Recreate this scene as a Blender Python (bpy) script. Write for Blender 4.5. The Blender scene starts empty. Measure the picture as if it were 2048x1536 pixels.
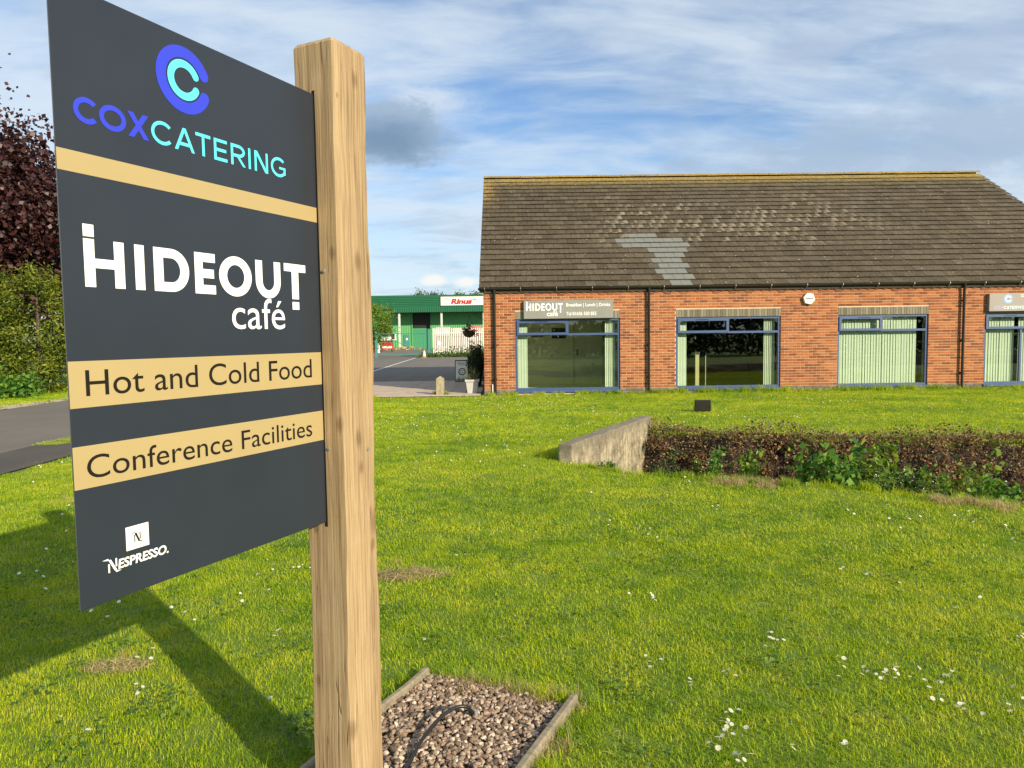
import bpy, bmesh, math, random
import numpy as np
from mathutils import Matrix, Vector
random.seed(7); RNG = np.random.default_rng(11)
rad = math.radians
SC = bpy.context.scene
COL = SC.collection

# ------------------------------------------------------------------ camera
F, YAW, ROLL, PITCH, EYE = 1420.0, rad(-0.5), 0.0135, math.atan(94 / 1420.0), 1.6
fw = Vector((-math.sin(YAW) * math.cos(PITCH), math.cos(YAW) * math.cos(PITCH), -math.sin(PITCH)))
r0 = Vector((math.cos(YAW), math.sin(YAW), 0)); u0 = r0.cross(fw)
RT = r0 * math.cos(ROLL) - u0 * math.sin(ROLL); UP = u0 * math.cos(ROLL) + r0 * math.sin(ROLL)
CAM = Vector((0, 0, EYE))
def ray(x, y): return fw + RT * ((x - 1024) / F) - UP * ((y - 768) / F)
def atz(x, y, z=0.0):
    d = ray(x, y); return CAM + d * ((z - EYE) / d.z)
def aty(x, y, Y):
    d = ray(x, y); return CAM + d * (Y / d.y)
def project(p):
    v = Vector(p) - CAM; z = v.dot(fw); return (1024 + F * v.dot(RT) / z, 768 - F * v.dot(UP) / z)
cd = bpy.data.cameras.new('camera'); co = bpy.data.objects.new('camera', cd); COL.objects.link(co)
cd.sensor_fit = 'HORIZONTAL'; cd.sensor_width = 36; cd.lens = 36 * F / 2048
cd.clip_start = 0.05; cd.clip_end = 3000
m = Matrix((RT, UP, -fw)).transposed().to_4x4(); m.translation = CAM; co.matrix_world = m
SC.camera = co

# ------------------------------------------------------------------ node helper
class NG:
    def __init__(s, tree): s.t = tree; s.n = tree.nodes; s.l = tree.links
    def new(s, typ, **kw):
        nd = s.n.new(typ)
        for k, v in kw.items(): setattr(nd, k, v)
        return nd
    def put(s, sock, v):
        if hasattr(v, 'is_linked') or isinstance(v, bpy.types.NodeSocket): s.l.new(v, sock)
        else:
            if sock.type == 'RGBA' and len(v) == 3: v = (*v, 1)
            sock.default_value = v
    def math(s, op, a, b=0.0, c=0.0, clamp=False):
        nd = s.new('ShaderNodeMath', operation=op, use_clamp=clamp)
        s.put(nd.inputs[0], a); s.put(nd.inputs[1], b); s.put(nd.inputs[2], c); return nd.outputs[0]
    def add(s, a, b): return s.math('ADD', a, b)
    def sub(s, a, b): return s.math('SUBTRACT', a, b)
    def mul(s, a, b): return s.math('MULTIPLY', a, b)
    def mapr(s, v, a, b, c=0.0, d=1.0, smooth=True):
        nd = s.new('ShaderNodeMapRange', interpolation_type='SMOOTHSTEP' if smooth else 'LINEAR', clamp=True)
        for i, x in enumerate((v, a, b, c, d)): s.put(nd.inputs[i], x)
        return nd.outputs[0]
    def mix(s, f, a, b, blend='MIX'):
        nd = s.new('ShaderNodeMix', data_type='RGBA', blend_type=blend)
        s.put(nd.inputs[0], f); s.put(nd.inputs[6], a); s.put(nd.inputs[7], b); return nd.outputs[2]
    def pos(s): return s.new('ShaderNodeNewGeometry').outputs['Position']
    def island(s): return s.new('ShaderNodeNewGeometry').outputs['Random Per Island']
    def objrand(s): return s.new('ShaderNodeObjectInfo').outputs['Random']
    def rnd(s): return s.math('FRACT', s.add(s.mul(s.objrand(), 7.31), s.island()))
    def obj(s): return s.new('ShaderNodeTexCoord').outputs['Object']
    def sep(s, v):
        nd = s.new('ShaderNodeSeparateXYZ'); s.put(nd.inputs[0], v); return nd.outputs
    def comb(s, x, y, z):
        nd = s.new('ShaderNodeCombineXYZ')
        for i, v in enumerate((x, y, z)): s.put(nd.inputs[i], v)
        return nd.outputs[0]
    def scale(s, v, sc, loc=(0, 0, 0), rot=(0, 0, 0)):
        nd = s.new('ShaderNodeMapping'); s.put(nd.inputs[0], v); nd.inputs[1].default_value = loc
        nd.inputs[2].default_value = rot; nd.inputs[3].default_value = sc if hasattr(sc, '__len__') else (sc,) * 3
        return nd.outputs[0]
    def noise(s, v, sc=5.0, det=4.0, rough=0.5, dist=0.0):
        nd = s.new('ShaderNodeTexNoise'); s.put(nd.inputs['Vector'], v); nd.inputs['Scale'].default_value = sc
        nd.inputs['Detail'].default_value = det; nd.inputs['Roughness'].default_value = rough
        nd.inputs['Distortion'].default_value = dist; return nd.outputs['Fac']
    def voro(s, v, sc=5.0, feat='F1', out='Distance'):
        nd = s.new('ShaderNodeTexVoronoi', feature=feat); s.put(nd.inputs['Vector'], v)
        nd.inputs['Scale'].default_value = sc; return nd.outputs[out]
    def ramp(s, f, stops):
        nd = s.new('ShaderNodeValToRGB'); cr = nd.color_ramp
        while len(cr.elements) < len(stops): cr.elements.new(0.5)
        for e, (p, c) in zip(cr.elements, stops): e.position = p; e.color = (*c, 1)
        s.put(nd.inputs[0], f); return nd.outputs[0]
    def bump(s, h, strength=0.3, dist=0.01):
        nd = s.new('ShaderNodeBump'); s.put(nd.inputs['Height'], h)
        nd.inputs['Strength'].default_value = strength; nd.inputs['Distance'].default_value = dist
        return nd.outputs[0]

# ------------------------------------------------------------------ world, sun, exposure
SUN_EL, SUN_AZ = rad(23.6), rad(139.2)           # azimuth clockwise from +Y
world = bpy.data.worlds.new('World'); SC.world = world; world.use_nodes = True
g = NG(world.node_tree); g.n.clear()
sky = g.new('ShaderNodeTexSky'); sky.sky_type = 'NISHITA'; sky.sun_disc = False
sky.sun_elevation = SUN_EL; sky.sun_rotation = SUN_AZ; sky.altitude = 50
sky.air_density = 1.0; sky.dust_density = 0.6; sky.ozone_density = 1.5
dirv = g.new('ShaderNodeTexCoord').outputs['Generated']
dx, dy, dz = g.sep(dirv)
az = g.math('ARCTAN2', dx, dy); el = g.math('ARCSINE', dz)
den = g.add(g.math('ABSOLUTE', dz), 0.22)
cp = g.comb(g.math('DIVIDE', dx, den), g.math('DIVIDE', dy, den), 0.0)
n1 = g.noise(g.scale(cp, (0.85, 1.7, 1), (3.1, 0.4, 0.0), (0, 0, rad(14))), 1.0, 7, 0.56, 0.35)
n2 = g.noise(g.scale(cp, (1.6, 4.2, 1), (0.7, 5.2, 0), (0, 0, rad(-9))), 1.5, 7, 0.6, 0.4)
n3 = g.noise(g.scale(cp, (2.0, 3.6, 1), (8.7, 1.2, 2), (0, 0, rad(20))), 1.25, 7, 0.62, 0.25)
n4 = g.noise(g.comb(g.mul(az, 16.0), g.mul(el, 30.0), 1.7), 1.0, 7, 0.64, 0.3)
veil = g.mapr(g.add(g.mul(n1, 0.6), g.mul(n2, 0.4)), 0.30, 0.60)
veil = g.math('MAXIMUM', veil, g.mul(g.mapr(el, 0.32, 0.04), 0.85))
grey = g.mul(g.mapr(n3, 0.49, 0.70), 0.42)
base = sky.outputs[0]
skyc = g.mix(1.0, base, (1.15, 1.40, 1.66), 'MULTIPLY')
c = g.mix(g.mul(veil, 0.88), skyc, (7.1, 8.1, 9.0))
c = g.mix(grey, c, (4.0, 5.1, 6.5))
def blob(c, px, py, sx, sy, col, amt=1.0, soft=0.35, nz=1.0):
    v = ray(px, py).normalized(); a0 = math.atan2(v.x, v.y); e0 = math.asin(v.z)
    a = g.mul(g.sub(az, a0), F / sx); e = g.mul(g.sub(el, e0), F / sy)
    r = g.math('SQRT', g.add(g.mul(a, a), g.mul(e, e)))
    r = g.add(r, g.mul(g.sub(n4, 0.5), 2.2 * nz))
    return g.mix(g.mul(g.mapr(r, 1.0 + soft * 0.5, 1.0 - soft), amt), c, col)
c = blob(c, 1880, 285, 430, 62, (4.0, 5.2, 6.8), 0.8, 0.7, 1.0)
c = blob(c, 1640, 100, 90, 30, (4.6, 5.6, 7.2), 0.6, 0.8, 1.1)
c = blob(c, 1960, 90, 130, 50, (4.6, 5.6, 7.2), 0.6, 0.8, 1.2)
c = blob(c, 850, 205, 80, 30, (7.6, 8.3, 9.0), 0.6, 0.7, 1.0)
c = blob(c, 785, 262, 128, 60, (3.7, 4.9, 6.5), 0.97, 0.30, 0.75)
c = blob(c, 770, 280, 118, 42, (1.9, 3.0, 4.5), 0.9, 0.9, 0.6)
c = blob(c, 868, 561, 26, 12, (9.6, 9.5, 9.0), 0.9, 0.6, 1.0)
c = blob(c, 934, 563, 26, 10, (9.6, 9.5, 9.0), 0.9, 0.6, 1.0)
below = g.mapr(el, 0.0, -0.05)
c = g.mix(below, c, (1.6, 1.7, 1.5))
bg = g.new('ShaderNodeBackground'); g.put(bg.inputs[0], c); bg.inputs[1].default_value = 0.070
world.cycles.sampling_method = 'MANUAL'; world.cycles.sample_map_resolution = 256
wo = g.new('ShaderNodeOutputWorld'); g.l.new(bg.outputs[0], wo.inputs[0])
sd = bpy.data.lights.new('sun', 'SUN'); sd.energy = 5.0; sd.angle = rad(0.53); sd.color = (1.0, 0.87, 0.66)
so = bpy.data.objects.new('sun', sd); COL.objects.link(so); so.location = (20, -20, 20)
sdir = Vector((math.sin(SUN_AZ) * math.cos(SUN_EL), math.cos(SUN_AZ) * math.cos(SUN_EL), math.sin(SUN_EL)))
so.rotation_euler = sdir.to_track_quat('Z', 'Y').to_euler()
SC.view_settings.view_transform = 'Standard'; SC.view_settings.look = 'None'
SC.view_settings.exposure = 0.54; SC.view_settings.gamma = 1.0; SC.view_settings.use_curve_mapping = False
SC.render.engine = 'CYCLES'
SC.cycles.use_denoising = True; SC.cycles.max_bounces = 7; SC.cycles.transparent_max_bounces = 12
SC.cycles.diffuse_bounces = 5; SC.cycles.glossy_bounces = 3; SC.cycles.caustics_reflective = False
SC.cycles.sample_clamp_indirect = 6.0

# ------------------------------------------------------------------ materials
MATS = {}
def newmat(name):
    mt = bpy.data.materials.new(name); mt.use_nodes = True; gg = NG(mt.node_tree)
    b = gg.n['Principled BSDF']; MATS[name] = mt; return mt, gg, b
def simple(name, col, rough=0.6, metal=0.0, spec=0.5, var=0.12, vscale=8.0, bump=0.0, bscale=60.0):
    mt, gg, b = newmat(name)
    if var:
        nz = gg.noise(gg.pos(), vscale, 5, 0.6)
        k = gg.mapr(nz, 0.25, 0.75, 1 - var, 1 + var, False)
        cc = gg.mix(1.0, (*col, 1), gg.comb(k, k, k), 'MULTIPLY'); gg.put(b.inputs['Base Color'], cc)
    else: b.inputs['Base Color'].default_value = (*col, 1)
    b.inputs['Roughness'].default_value = rough; b.inputs['Metallic'].default_value = metal
    b.inputs['Specular IOR Level'].default_value = spec
    if bump: gg.put(b.inputs['Normal'], gg.bump(gg.noise(gg.pos(), bscale, 6, 0.65), bump, 0.01))
    return mt

def leafmat(name, stops, trans=0.35, rough=0.55, wscale=0.9, wamt=0.35):
    """foliage: colour per leaf (island) + broad natural variation, some light passes through"""
    mt, gg, b = newmat(name)
    f = gg.math('ADD', gg.mul(gg.rnd(), 1 - wamt), gg.mul(gg.noise(gg.pos(), wscale, 3, 0.5), wamt), clamp=True)
    cc = gg.ramp(f, stops); gg.put(b.inputs['Base Color'], cc)
    b.inputs['Roughness'].default_value = rough; b.inputs['Specular IOR Level'].default_value = 0.35
    tr = gg.new('ShaderNodeBsdfTranslucent'); gg.put(tr.inputs[0], gg.mix(1.0, cc, (1.25, 1.2, 0.6), 'MULTIPLY'))
    mx = gg.new('ShaderNodeMixShader'); mx.inputs[0].default_value = trans
    gg.l.new(b.outputs[0], mx.inputs[1]); gg.l.new(tr.outputs[0], mx.inputs[2])
    gg.l.new(mx.outputs[0], gg.n['Material Output'].inputs[0]); return mt

def m_grass():
    mt, gg, b = newmat('grass blades')
    p = gg.pos()
    big = gg.noise(gg.scale(p, (0.7, 1.0, 0)), 0.8, 4, 0.6); mid = gg.noise(p, 4.5, 4, 0.6)
    f = gg.math('ADD', gg.mul(gg.rnd(), 0.36), gg.add(gg.mul(gg.mapr(big, .28, .72, 0, 1, False), 0.36), gg.mul(gg.mapr(mid, .28, .72, 0, 1, False), 0.34)), clamp=True)
    cc = gg.ramp(f, [(0.22, (0.075, 0.180, 0.006)), (0.42, (0.21, 0.345, 0.007)), (0.60, (0.40, 0.49, 0.011)), (0.84, (0.56, 0.56, 0.04))])
    dry = gg.mapr(gg.add(gg.mul(gg.noise(p, 1.7, 5, 0.68), 0.72), gg.mul(gg.math('FRACT', gg.mul(gg.rnd(), 13.7)), 0.28)), 0.60, 0.73)
    cc = gg.mix(gg.mul(dry, 0.55), cc, (0.46, 0.42, 0.13))
    gg.put(b.inputs['Base Color'], cc); b.inputs['Roughness'].default_value = 0.5; b.inputs['Specular IOR Level'].default_value = 0.3
    tr = gg.new('ShaderNodeBsdfTranslucent'); gg.put(tr.inputs[0], gg.mix(1.0, cc, (1.35, 1.25, 0.5), 'MULTIPLY'))
    mx = gg.new('ShaderNodeMixShader'); mx.inputs[0].default_value = 0.38
    gg.l.new(b.outputs[0], mx.inputs[1]); gg.l.new(tr.outputs[0], mx.inputs[2])
    gg.l.new(mx.outputs[0], gg.n['Material Output'].inputs[0]); return mt
m_grass()

def m_ground():
    mt, gg, b = newmat('lawn soil'); p = gg.pos()
    f = gg.add(gg.mul(gg.noise(p, 1.1, 5, 0.6), 0.5), gg.mul(gg.noise(p, 30, 4, 0.7), 0.5))
    cc = gg.ramp(f, [(0.3, (0.060, 0.11, 0.006)), (0.5, (0.13, 0.20, 0.010)), (0.7, (0.21, 0.25, 0.022))])
    gg.put(b.inputs['Base Color'], cc); b.inputs['Roughness'].default_value = 0.95
    gg.put(b.inputs['Normal'], gg.bump(gg.noise(p, 45, 6, 0.7), 0.8, 0.03))
m_ground()
def m_ditchsoil():
    mt, gg, b = newmat('ditch soil'); p = gg.pos()
    f = gg.noise(p, 9, 7, 0.7)
    gg.put(b.inputs['Base Color'], gg.ramp(f, [(0.3, (0.022, 0.015, 0.01)), (0.55, (0.06, 0.042, 0.026)), (0.75, (0.13, 0.10, 0.06))]))
    b.inputs['Roughness'].default_value = 0.95; gg.put(b.inputs['Normal'], gg.bump(gg.noise(p, 22, 6, 0.7), 1.0, 0.06))
m_ditchsoil()

def m_oak():
    mt, gg, b = newmat('green oak'); o = gg.obj(); x, y, z = gg.sep(o)
    warp = gg.noise(gg.scale(o, (6, 6, 1.3)), 1.0, 3, 0.5)
    v = gg.comb(gg.add(x, gg.mul(gg.sub(warp, 0.5), 0.035)), gg.add(y, gg.mul(gg.sub(warp, 0.5), 0.03)), z)
    fine = gg.noise(gg.scale(v, (150, 150, 3.2)), 1.0, 5, 0.6)
    wide = gg.noise(gg.scale(v, (34, 34, 0.9)), 1.0, 4, 0.55)
    blot = gg.noise(gg.scale(o, (7, 7, 2.6)), 1.0, 3, 0.5)
    f = gg.add(gg.mul(fine, 0.50), gg.add(gg.mul(wide, 0.36), gg.mul(blot, 0.20)))
    cc = gg.ramp(f, [(0.34, (0.13, 0.083, 0.044)), (0.46, (0.28, 0.190, 0.102)), (0.58, (0.40, 0.285, 0.158)), (0.74, (0.51, 0.380, 0.220))])
    sawv = gg.noise(gg.scale(o, (4, 4, 210)), 1.0, 2, 0.4)
    cc = gg.mix(gg.mul(gg.mapr(sawv, 0.5, 0.7), 0.06), cc, (0.24, 0.14, 0.05))
    crk = gg.noise(gg.scale(v, (48, 48, 0.3), (3, 1, 4)), 1.0, 2, 0.4)
    crack = gg.mapr(gg.math('ABSOLUTE', gg.sub(crk, 0.5)), 0.0, 0.012, 1.0, 0.0)
    crack = gg.mul(crack, gg.mapr(gg.noise(gg.scale(o, (9, 9, 0.8), (7, 2, 1)), 1.0, 2, 0.5), 0.38, 0.52))
    cc = gg.mix(gg.mul(crack, 0.72), cc, (0.07, 0.035, 0.014))
    kn = None
    for (kx, ky, kz, r) in [(-0.045, -0.08, 1.00, .006), (-0.055, -0.08, 0.50, .007), (0.05, -0.08, 1.86, .008), (0.08, 0.012, 1.84, .012), (0.08, -0.01, 1.285, .010), (0.08, 0.0, 1.19, .008),
                            (0.08, 0.062, 1.00, .018), (0.08, 0.05, 0.93, .009), (0.06, -0.08, 1.335, .010), (0.08, -0.066, 2.33, .004), (0.08, 0.02, 2.40, .010), (0.074, -0.074, 0.36, .012)]:
        q = gg.new('ShaderNodeVectorMath', operation='SUBTRACT'); gg.put(q.inputs[0], o); q.inputs[1].default_value = (kx, ky, kz)
        q2 = gg.new('ShaderNodeVectorMath', operation='LENGTH'); gg.put(q2.inputs[0], gg.scale(q.outputs[0], (1, 1, 0.55)))
        k = gg.mapr(gg.add(q2.outputs['Value'], gg.mul(gg.sub(fine, 0.5), 0.02)), r * 0.3, r * 2.2, 1.0, 0.0)
        kn = k if kn is None else gg.math('MAXIMUM', kn, k)
    cc = gg.mix(gg.mul(kn, 0.55), cc, (0.10, 0.052, 0.022))
    gg.put(b.inputs['Base Color'], cc); b.inputs['Roughness'].default_value = 0.72; b.inputs['Specular IOR Level'].default_value = 0.25
    hh = gg.sub(gg.add(gg.mul(fine, 0.5), gg.mul(wide, 0.3)), gg.add(gg.mul(crack, 0.9), gg.mul(kn, 0.3)))
    gg.put(b.inputs['Normal'], gg.bump(hh, 0.55, 0.006))
m_oak()

def m_weathered(name, c0, c1, c2, zs=2.0):
    mt, gg, b = newmat(name); o = gg.obj()
    f = gg.add(gg.mul(gg.noise(gg.scale(o, (60, 60, zs) if zs < 50 else (6, 60, 60)), 1, 5, 0.65), 0.6), gg.mul(gg.noise(o, 9, 4, 0.6), 0.4))
    gg.put(b.inputs['Base Color'], gg.ramp(f, [(0.3, c0), (0.52, c1), (0.72, c2)])); b.inputs['Roughness'].default_value = 0.9
    gg.put(b.inputs['Normal'], gg.bump(f, 0.7, 0.01))
m_weathered('weathered board', (0.10, 0.085, 0.06), (0.24, 0.20, 0.13), (0.36, 0.30, 0.19), 99)
m_weathered('weathered bollard', (0.11, 0.09, 0.05), (0.33, 0.28, 0.17), (0.45, 0.40, 0.26))

def m_concrete():
    mt, gg, b = newmat('stained concrete'); p = gg.pos(); x, y, z = gg.sep(p)
    s = gg.noise(gg.scale(p, (9, 9, 0.7)), 1.6, 5, 0.6); n = gg.noise(p, 11, 8, 0.7); big = gg.noise(p, 2.2, 4, 0.6)
    f = gg.add(gg.mul(s, 0.30), gg.add(gg.mul(n, 0.42), gg.mul(big, 0.32)))
    cc = gg.ramp(f, [(0.40, (0.075, 0.062, 0.04)), (0.49, (0.22, 0.185, 0.12)), (0.57, (0.38, 0.325, 0.21)), (0.68, (0.50, 0.44, 0.30))])
    topz = gg.mul(gg.mapr(gg.add(z, gg.mul(gg.sub(s, 0.5), 0.5)), 0.02, 0.225), 0.85)
    cc = gg.mix(topz, cc, gg.mix(n, (0.07, 0.062, 0.042), (0.25, 0.215, 0.145)))
    spots = gg.mapr(gg.voro(p, 60), 0.0, 0.16, 1.0, 0.0)
    cc = gg.mix(gg.mul(spots, 0.4), cc, (0.10, 0.08, 0.05))
    gg.put(b.inputs['Base Color'], cc); b.inputs['Roughness'].default_value = 0.92
    gg.put(b.inputs['Normal'], gg.bump(gg.add(n, gg.noise(p, 60, 4, 0.6)), 0.5, 0.015))
m_concrete()

def m_brick(name, stops, mort=None):
    mt, gg, b = newmat(name); p = gg.pos(); r = gg.rnd()
    n = gg.noise(p, 28, 5, 0.65)
    f = gg.math('ADD', gg.mul(r, 0.62), gg.mul(n, 0.38), clamp=True)
    cc = gg.ramp(f, stops)
    band = gg.mapr(gg.noise(gg.scale(p, (10, 10, 40)), 1.0, 3, 0.6), 0.55, 0.70)
    cc = gg.mix(gg.mul(gg.mul(band, gg.mapr(gg.math('FRACT', gg.mul(r, 5.3)), 0.5, 0.9)), 0.7), cc, (stops[0][1]))
    low = gg.mul(gg.mapr(gg.add(gg.sep(p)[2], gg.mul(gg.noise(gg.scale(p, (0.5, 0.5, 2)), 1.2, 3, .5), 0.35)), 0.42, 0.20), 0.6)
    cc = gg.mix(gg.mul(low, 0.55), cc, (0.10, 0.07, 0.045))
    gg.put(b.inputs['Base Color'], cc); b.inputs['Roughness'].default_value = 0.88; b.inputs['Specular IOR Level'].default_value = 0.25
    gg.put(b.inputs['Normal'], gg.bump(gg.noise(p, 90, 5, 0.7), 0.35, 0.006))
m_brick('red brick', [(0.1, (0.125, 0.042, 0.018)), (0.35, (0.25, 0.080, 0.028)), (0.6, (0.335, 0.112, 0.037)), (0.9, (0.40, 0.158, 0.055))])
m_brick('buff soldier brick', [(0.1, (0.11, 0.10, 0.07)), (0.4, (0.17, 0.155, 0.11)), (0.7, (0.22, 0.20, 0.145)), (0.95, (0.28, 0.255, 0.185))])
m_brick('plinth brick', [(0.1, (0.12, 0.11, 0.09)), (0.5, (0.20, 0.18, 0.14)), (0.9, (0.29, 0.26, 0.20))])
simple('mortar', (0.60, 0.44, 0.30), 0.95, var=0.12, vscale=14, bump=0.4)

EY, EZ = 19.53, 2.922; TP_ = math.atan((7.345 - EZ) / (26.3 - EY)); TW_ = .2925; GA_ = ((26.3 - EY) / math.cos(TP_) - .10) / 24
def m_tile():
    mt, gg, b = newmat('roof tile'); p = gg.pos(); r = gg.rnd(); x, y, z = gg.sep(p)
    big = gg.noise(gg.scale(p, (0.35, 0.6, 0.6)), 1.0, 4, 0.6); n = gg.noise(p, 17, 6, 0.7)
    cc = gg.ramp(gg.math('ADD', gg.mul(r, 0.17), gg.add(gg.mul(gg.mapr(n, .25, .75, 0, 1, False), 0.55), gg.mul(big, 0.26)), clamp=True),
                 [(0.28, (0.046, 0.036, 0.022)), (0.5, (0.086, 0.068, 0.044)), (0.72, (0.135, 0.110, 0.075))])
    # paler washed streaks on part of each tile, inside a broad band in the middle of the slope
    row = gg.math('FLOOR', gg.add(gg.mul(gg.sub(y, EY), 1 / (math.cos(TP_) * GA_)), 0.06))
    u = gg.math('FRACT', gg.mul(gg.add(gg.add(x, 0.70), gg.mul(gg.math('PINGPONG', row, 1.0), TW_ / 2)), 1 / TW_))
    zone = gg.mul(gg.mapr(gg.noise(gg.scale(p, (0.30, 0.42, 0.42), (1.4, 0, 0.6)), 1.0, 3, 0.5), 0.38, 0.56), gg.mul(gg.mapr(z, 4.1, 4.6), gg.mapr(z, 6.7, 6.2)))
    zone = gg.mul(zone, gg.mul(gg.mapr(x, 1.8, 4.0), gg.mapr(x, 13.0, 10.5)))
    uu = gg.add(u, gg.mul(gg.sub(gg.noise(gg.scale(p, (5, 2, 2)), 1.0, 4, 0.65), 0.5), 1.5))
    pale = gg.mul(gg.mul(zone, gg.mapr(uu, 0.42, 0.80)), gg.mapr(gg.math('FRACT', gg.mul(r, 3.7)), 0.1, 0.9))
    cc = gg.mix(gg.mul(pale, 0.75), cc, (0.27, 0.235, 0.17))
    spots = gg.mapr(gg.voro(gg.scale(p, (1, 0.7, 0.7)), 5.0), 0.05, 0.10, 1.0, 0.0)
    spots = gg.mul(spots, gg.mapr(gg.noise(p, 1.7, 2, 0.5), 0.36, 0.52))
    cc = gg.mix(spots, cc, (0.50, 0.47, 0.38))
    # lichen
    ln = gg.noise(p, 7, 6, 0.7); ln2 = gg.noise(p, 24, 4, 0.7)
    moss = gg.mul(gg.mapr(gg.add(z, gg.mul(gg.sub(ln, 0.5), 1.3)), 6.6, 7.2), 0.6)
    cc = gg.mix(moss, cc, (0.16, 0.135, 0.055))
    tip = gg.mapr(gg.add(z, gg.mul(gg.sub(ln, 0.5), 0.75)), 6.98, 7.20)
    lef = gg.mul(gg.mapr(gg.add(x, gg.mul(gg.sub(ln, 0.5), 1.6)), -0.15, -0.60), gg.mapr(z, 5.6, 6.8))
    lich = gg.mul(gg.math('MAXIMUM', tip, lef), gg.mul(gg.mapr(ln2, 0.42, 0.56), gg.mapr(gg.noise(gg.scale(p, (1.3, 5, 5)), 1.0, 5, .7), 0.28, 0.50)))
    cc = gg.mix(gg.mul(lich, 0.9), cc, gg.mix(gg.noise(p, 12, 3, .6), (0.42, 0.22, 0.03), (0.36, 0.29, 0.10)))
    gg.put(b.inputs['Base Color'], cc); b.inputs['Roughness'].default_value = 0.9; b.inputs['Specular IOR Level'].default_value = 0.2
    gg.put(b.inputs['Normal'], gg.bump(n, 0.5, 0.012))
m_tile()
simple('new grey tile', (0.165, 0.170, 0.150), 0.75, var=0.10, vscale=5, bump=0.25)
simple('roof underlay', (0.05, 0.042, 0.034), 0.95, var=0.2)

def m_asphalt(name, c, v=0.18):
    mt, gg, b = newmat(name); p = gg.pos()
    f = gg.add(gg.mul(gg.noise(p, 0.5, 5, 0.6), 0.4), gg.add(gg.mul(gg.noise(p, 140, 3, 0.7), 0.35), gg.mul(gg.noise(gg.scale(p, (2, 0.15, 1)), 1.0, 4, 0.6), 0.25)))
    k = gg.mapr(f, 0.3, 0.7, 1 - v * 1.6, 1 + v * 1.6, False)
    gg.put(b.inputs['Base Color'], gg.mix(1.0, (*c, 1), gg.comb(k, k, k), 'MULTIPLY')); b.inputs['Roughness'].default_value = 0.9
    gg.put(b.inputs['Normal'], gg.bump(gg.noise(p, 160, 4, 0.7), 0.5, 0.006))
m_asphalt('asphalt', (0.135, 0.118, 0.096)); m_asphalt('dark footpath tarmac', (0.065, 0.055, 0.044), 0.3)
simple('paving slab', (0.42, 0.335, 0.25), 0.9, var=0.16, vscale=3, bump=0.3)
simple('paving bed', (0.09, 0.075, 0.055), 0.95, var=0.2)
simple('concrete kerb', (0.36, 0.32, 0.25), 0.9, var=0.2, vscale=3, bump=0.3)
simple('road paint', (0.62, 0.60, 0.53), 0.8, var=0.25, vscale=6)
def m_gravel():
    mt, gg, b = newmat('gravel pebbles'); r = gg.island()
    cc = gg.ramp(r, [(0.0, (0.09, 0.058, 0.038)), (0.3, (0.20, 0.132, 0.084)), (0.6, (0.31, 0.215, 0.140)), (0.85, (0.43, 0.325, 0.225)), (1.0, (0.60, 0.51, 0.39))])
    n = gg.noise(gg.pos(), 70, 4, 0.6)
    cc = gg.mix(gg.mapr(n, 0.4, 0.75, 0, 0.4), cc, (0.11, 0.075, 0.05)); gg.put(b.inputs['Base Color'], cc)
    b.inputs['Roughness'].default_value = 0.7
m_gravel()
def m_panel():
    mt, gg, b = newmat('slate panel vinyl'); p = gg.pos()
    n = gg.noise(p, 2.4, 4, 0.6); k = gg.mapr(n, 0.3, 0.7, 0.93, 1.07, False)
    gg.put(b.inputs['Base Color'], gg.mix(1.0, (0.022, 0.028, 0.039, 1), gg.comb(k, k, k), 'MULTIPLY'))
    gg.put(b.inputs['Roughness'], gg.mapr(gg.noise(p, 8, 5, 0.6), 0.3, 0.7, 0.34, 0.46, False)); b.inputs['Specular IOR Level'].default_value = 0.35
m_panel()
simple('gold vinyl', (0.375, 0.288, 0.135), 0.45, var=0.05, vscale=3, spec=0.35)
simple('white vinyl', (0.78, 0.78, 0.75), 0.45, var=0.03, spec=0.3)
simple('charcoal vinyl', (0.013, 0.011, 0.008), 0.6, var=0.05, spec=0.15)
simple('royal blue vinyl', (0.026, 0.042, 0.55), 0.5, var=0.04)
simple('cyan vinyl', (0.095, 0.64, 0.76), 0.5, var=0.04)
simple('panel edge', (0.20, 0.20, 0.19), 0.4, 0.5, var=0.1)
simple('fascia grey sign', (0.225, 0.225, 0.20), 0.5, var=0.06, vscale=2)
simple('fascia warm grey sign', (0.27, 0.24, 0.21), 0.5, var=0.06, vscale=2)
simple('pale blue print', (0.25, 0.42, 0.78), 0.5, var=0.05)
simple('lilac print', (0.42, 0.38, 0.60), 0.5, var=0.05)
simple('ice print', (0.70, 0.86, 0.90), 0.5, var=0.05)
simple('blue window frame', (0.043, 0.080, 0.185), 0.45, var=0.10, vscale=5)
simple('black plastic', (0.014, 0.013, 0.012), 0.35, var=0.2)
simple('gutter plastic', (0.022, 0.019, 0.015), 0.40, var=0.3, vscale=2)
simple('galvanised', (0.42, 0.42, 0.40), 0.45, 0.6, var=0.2)
simple('blind fabric', (0.68, 0.66, 0.57), 0.9, var=0.05, vscale=4)
simple('white plastic', (0.72, 0.71, 0.65), 0.5, var=0.06)
simple('grey plastic pot', (0.45, 0.45, 0.42), 0.6, var=0.10)
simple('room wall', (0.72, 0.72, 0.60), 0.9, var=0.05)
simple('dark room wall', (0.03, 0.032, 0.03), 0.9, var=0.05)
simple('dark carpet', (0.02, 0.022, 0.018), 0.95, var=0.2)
simple('dark grey', (0.04, 0.04, 0.042), 0.7, var=0.1)
simple('pale timber', (0.62, 0.50, 0.26), 0.6, var=0.15, vscale=20)
simple('poster paper', (0.5, 0.5, 0.44), 0.8, var=0.1)
simple('bark', (0.09, 0.065, 0.045), 0.95, var=0.35, vscale=14, bump=0.8, bscale=20)
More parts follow.
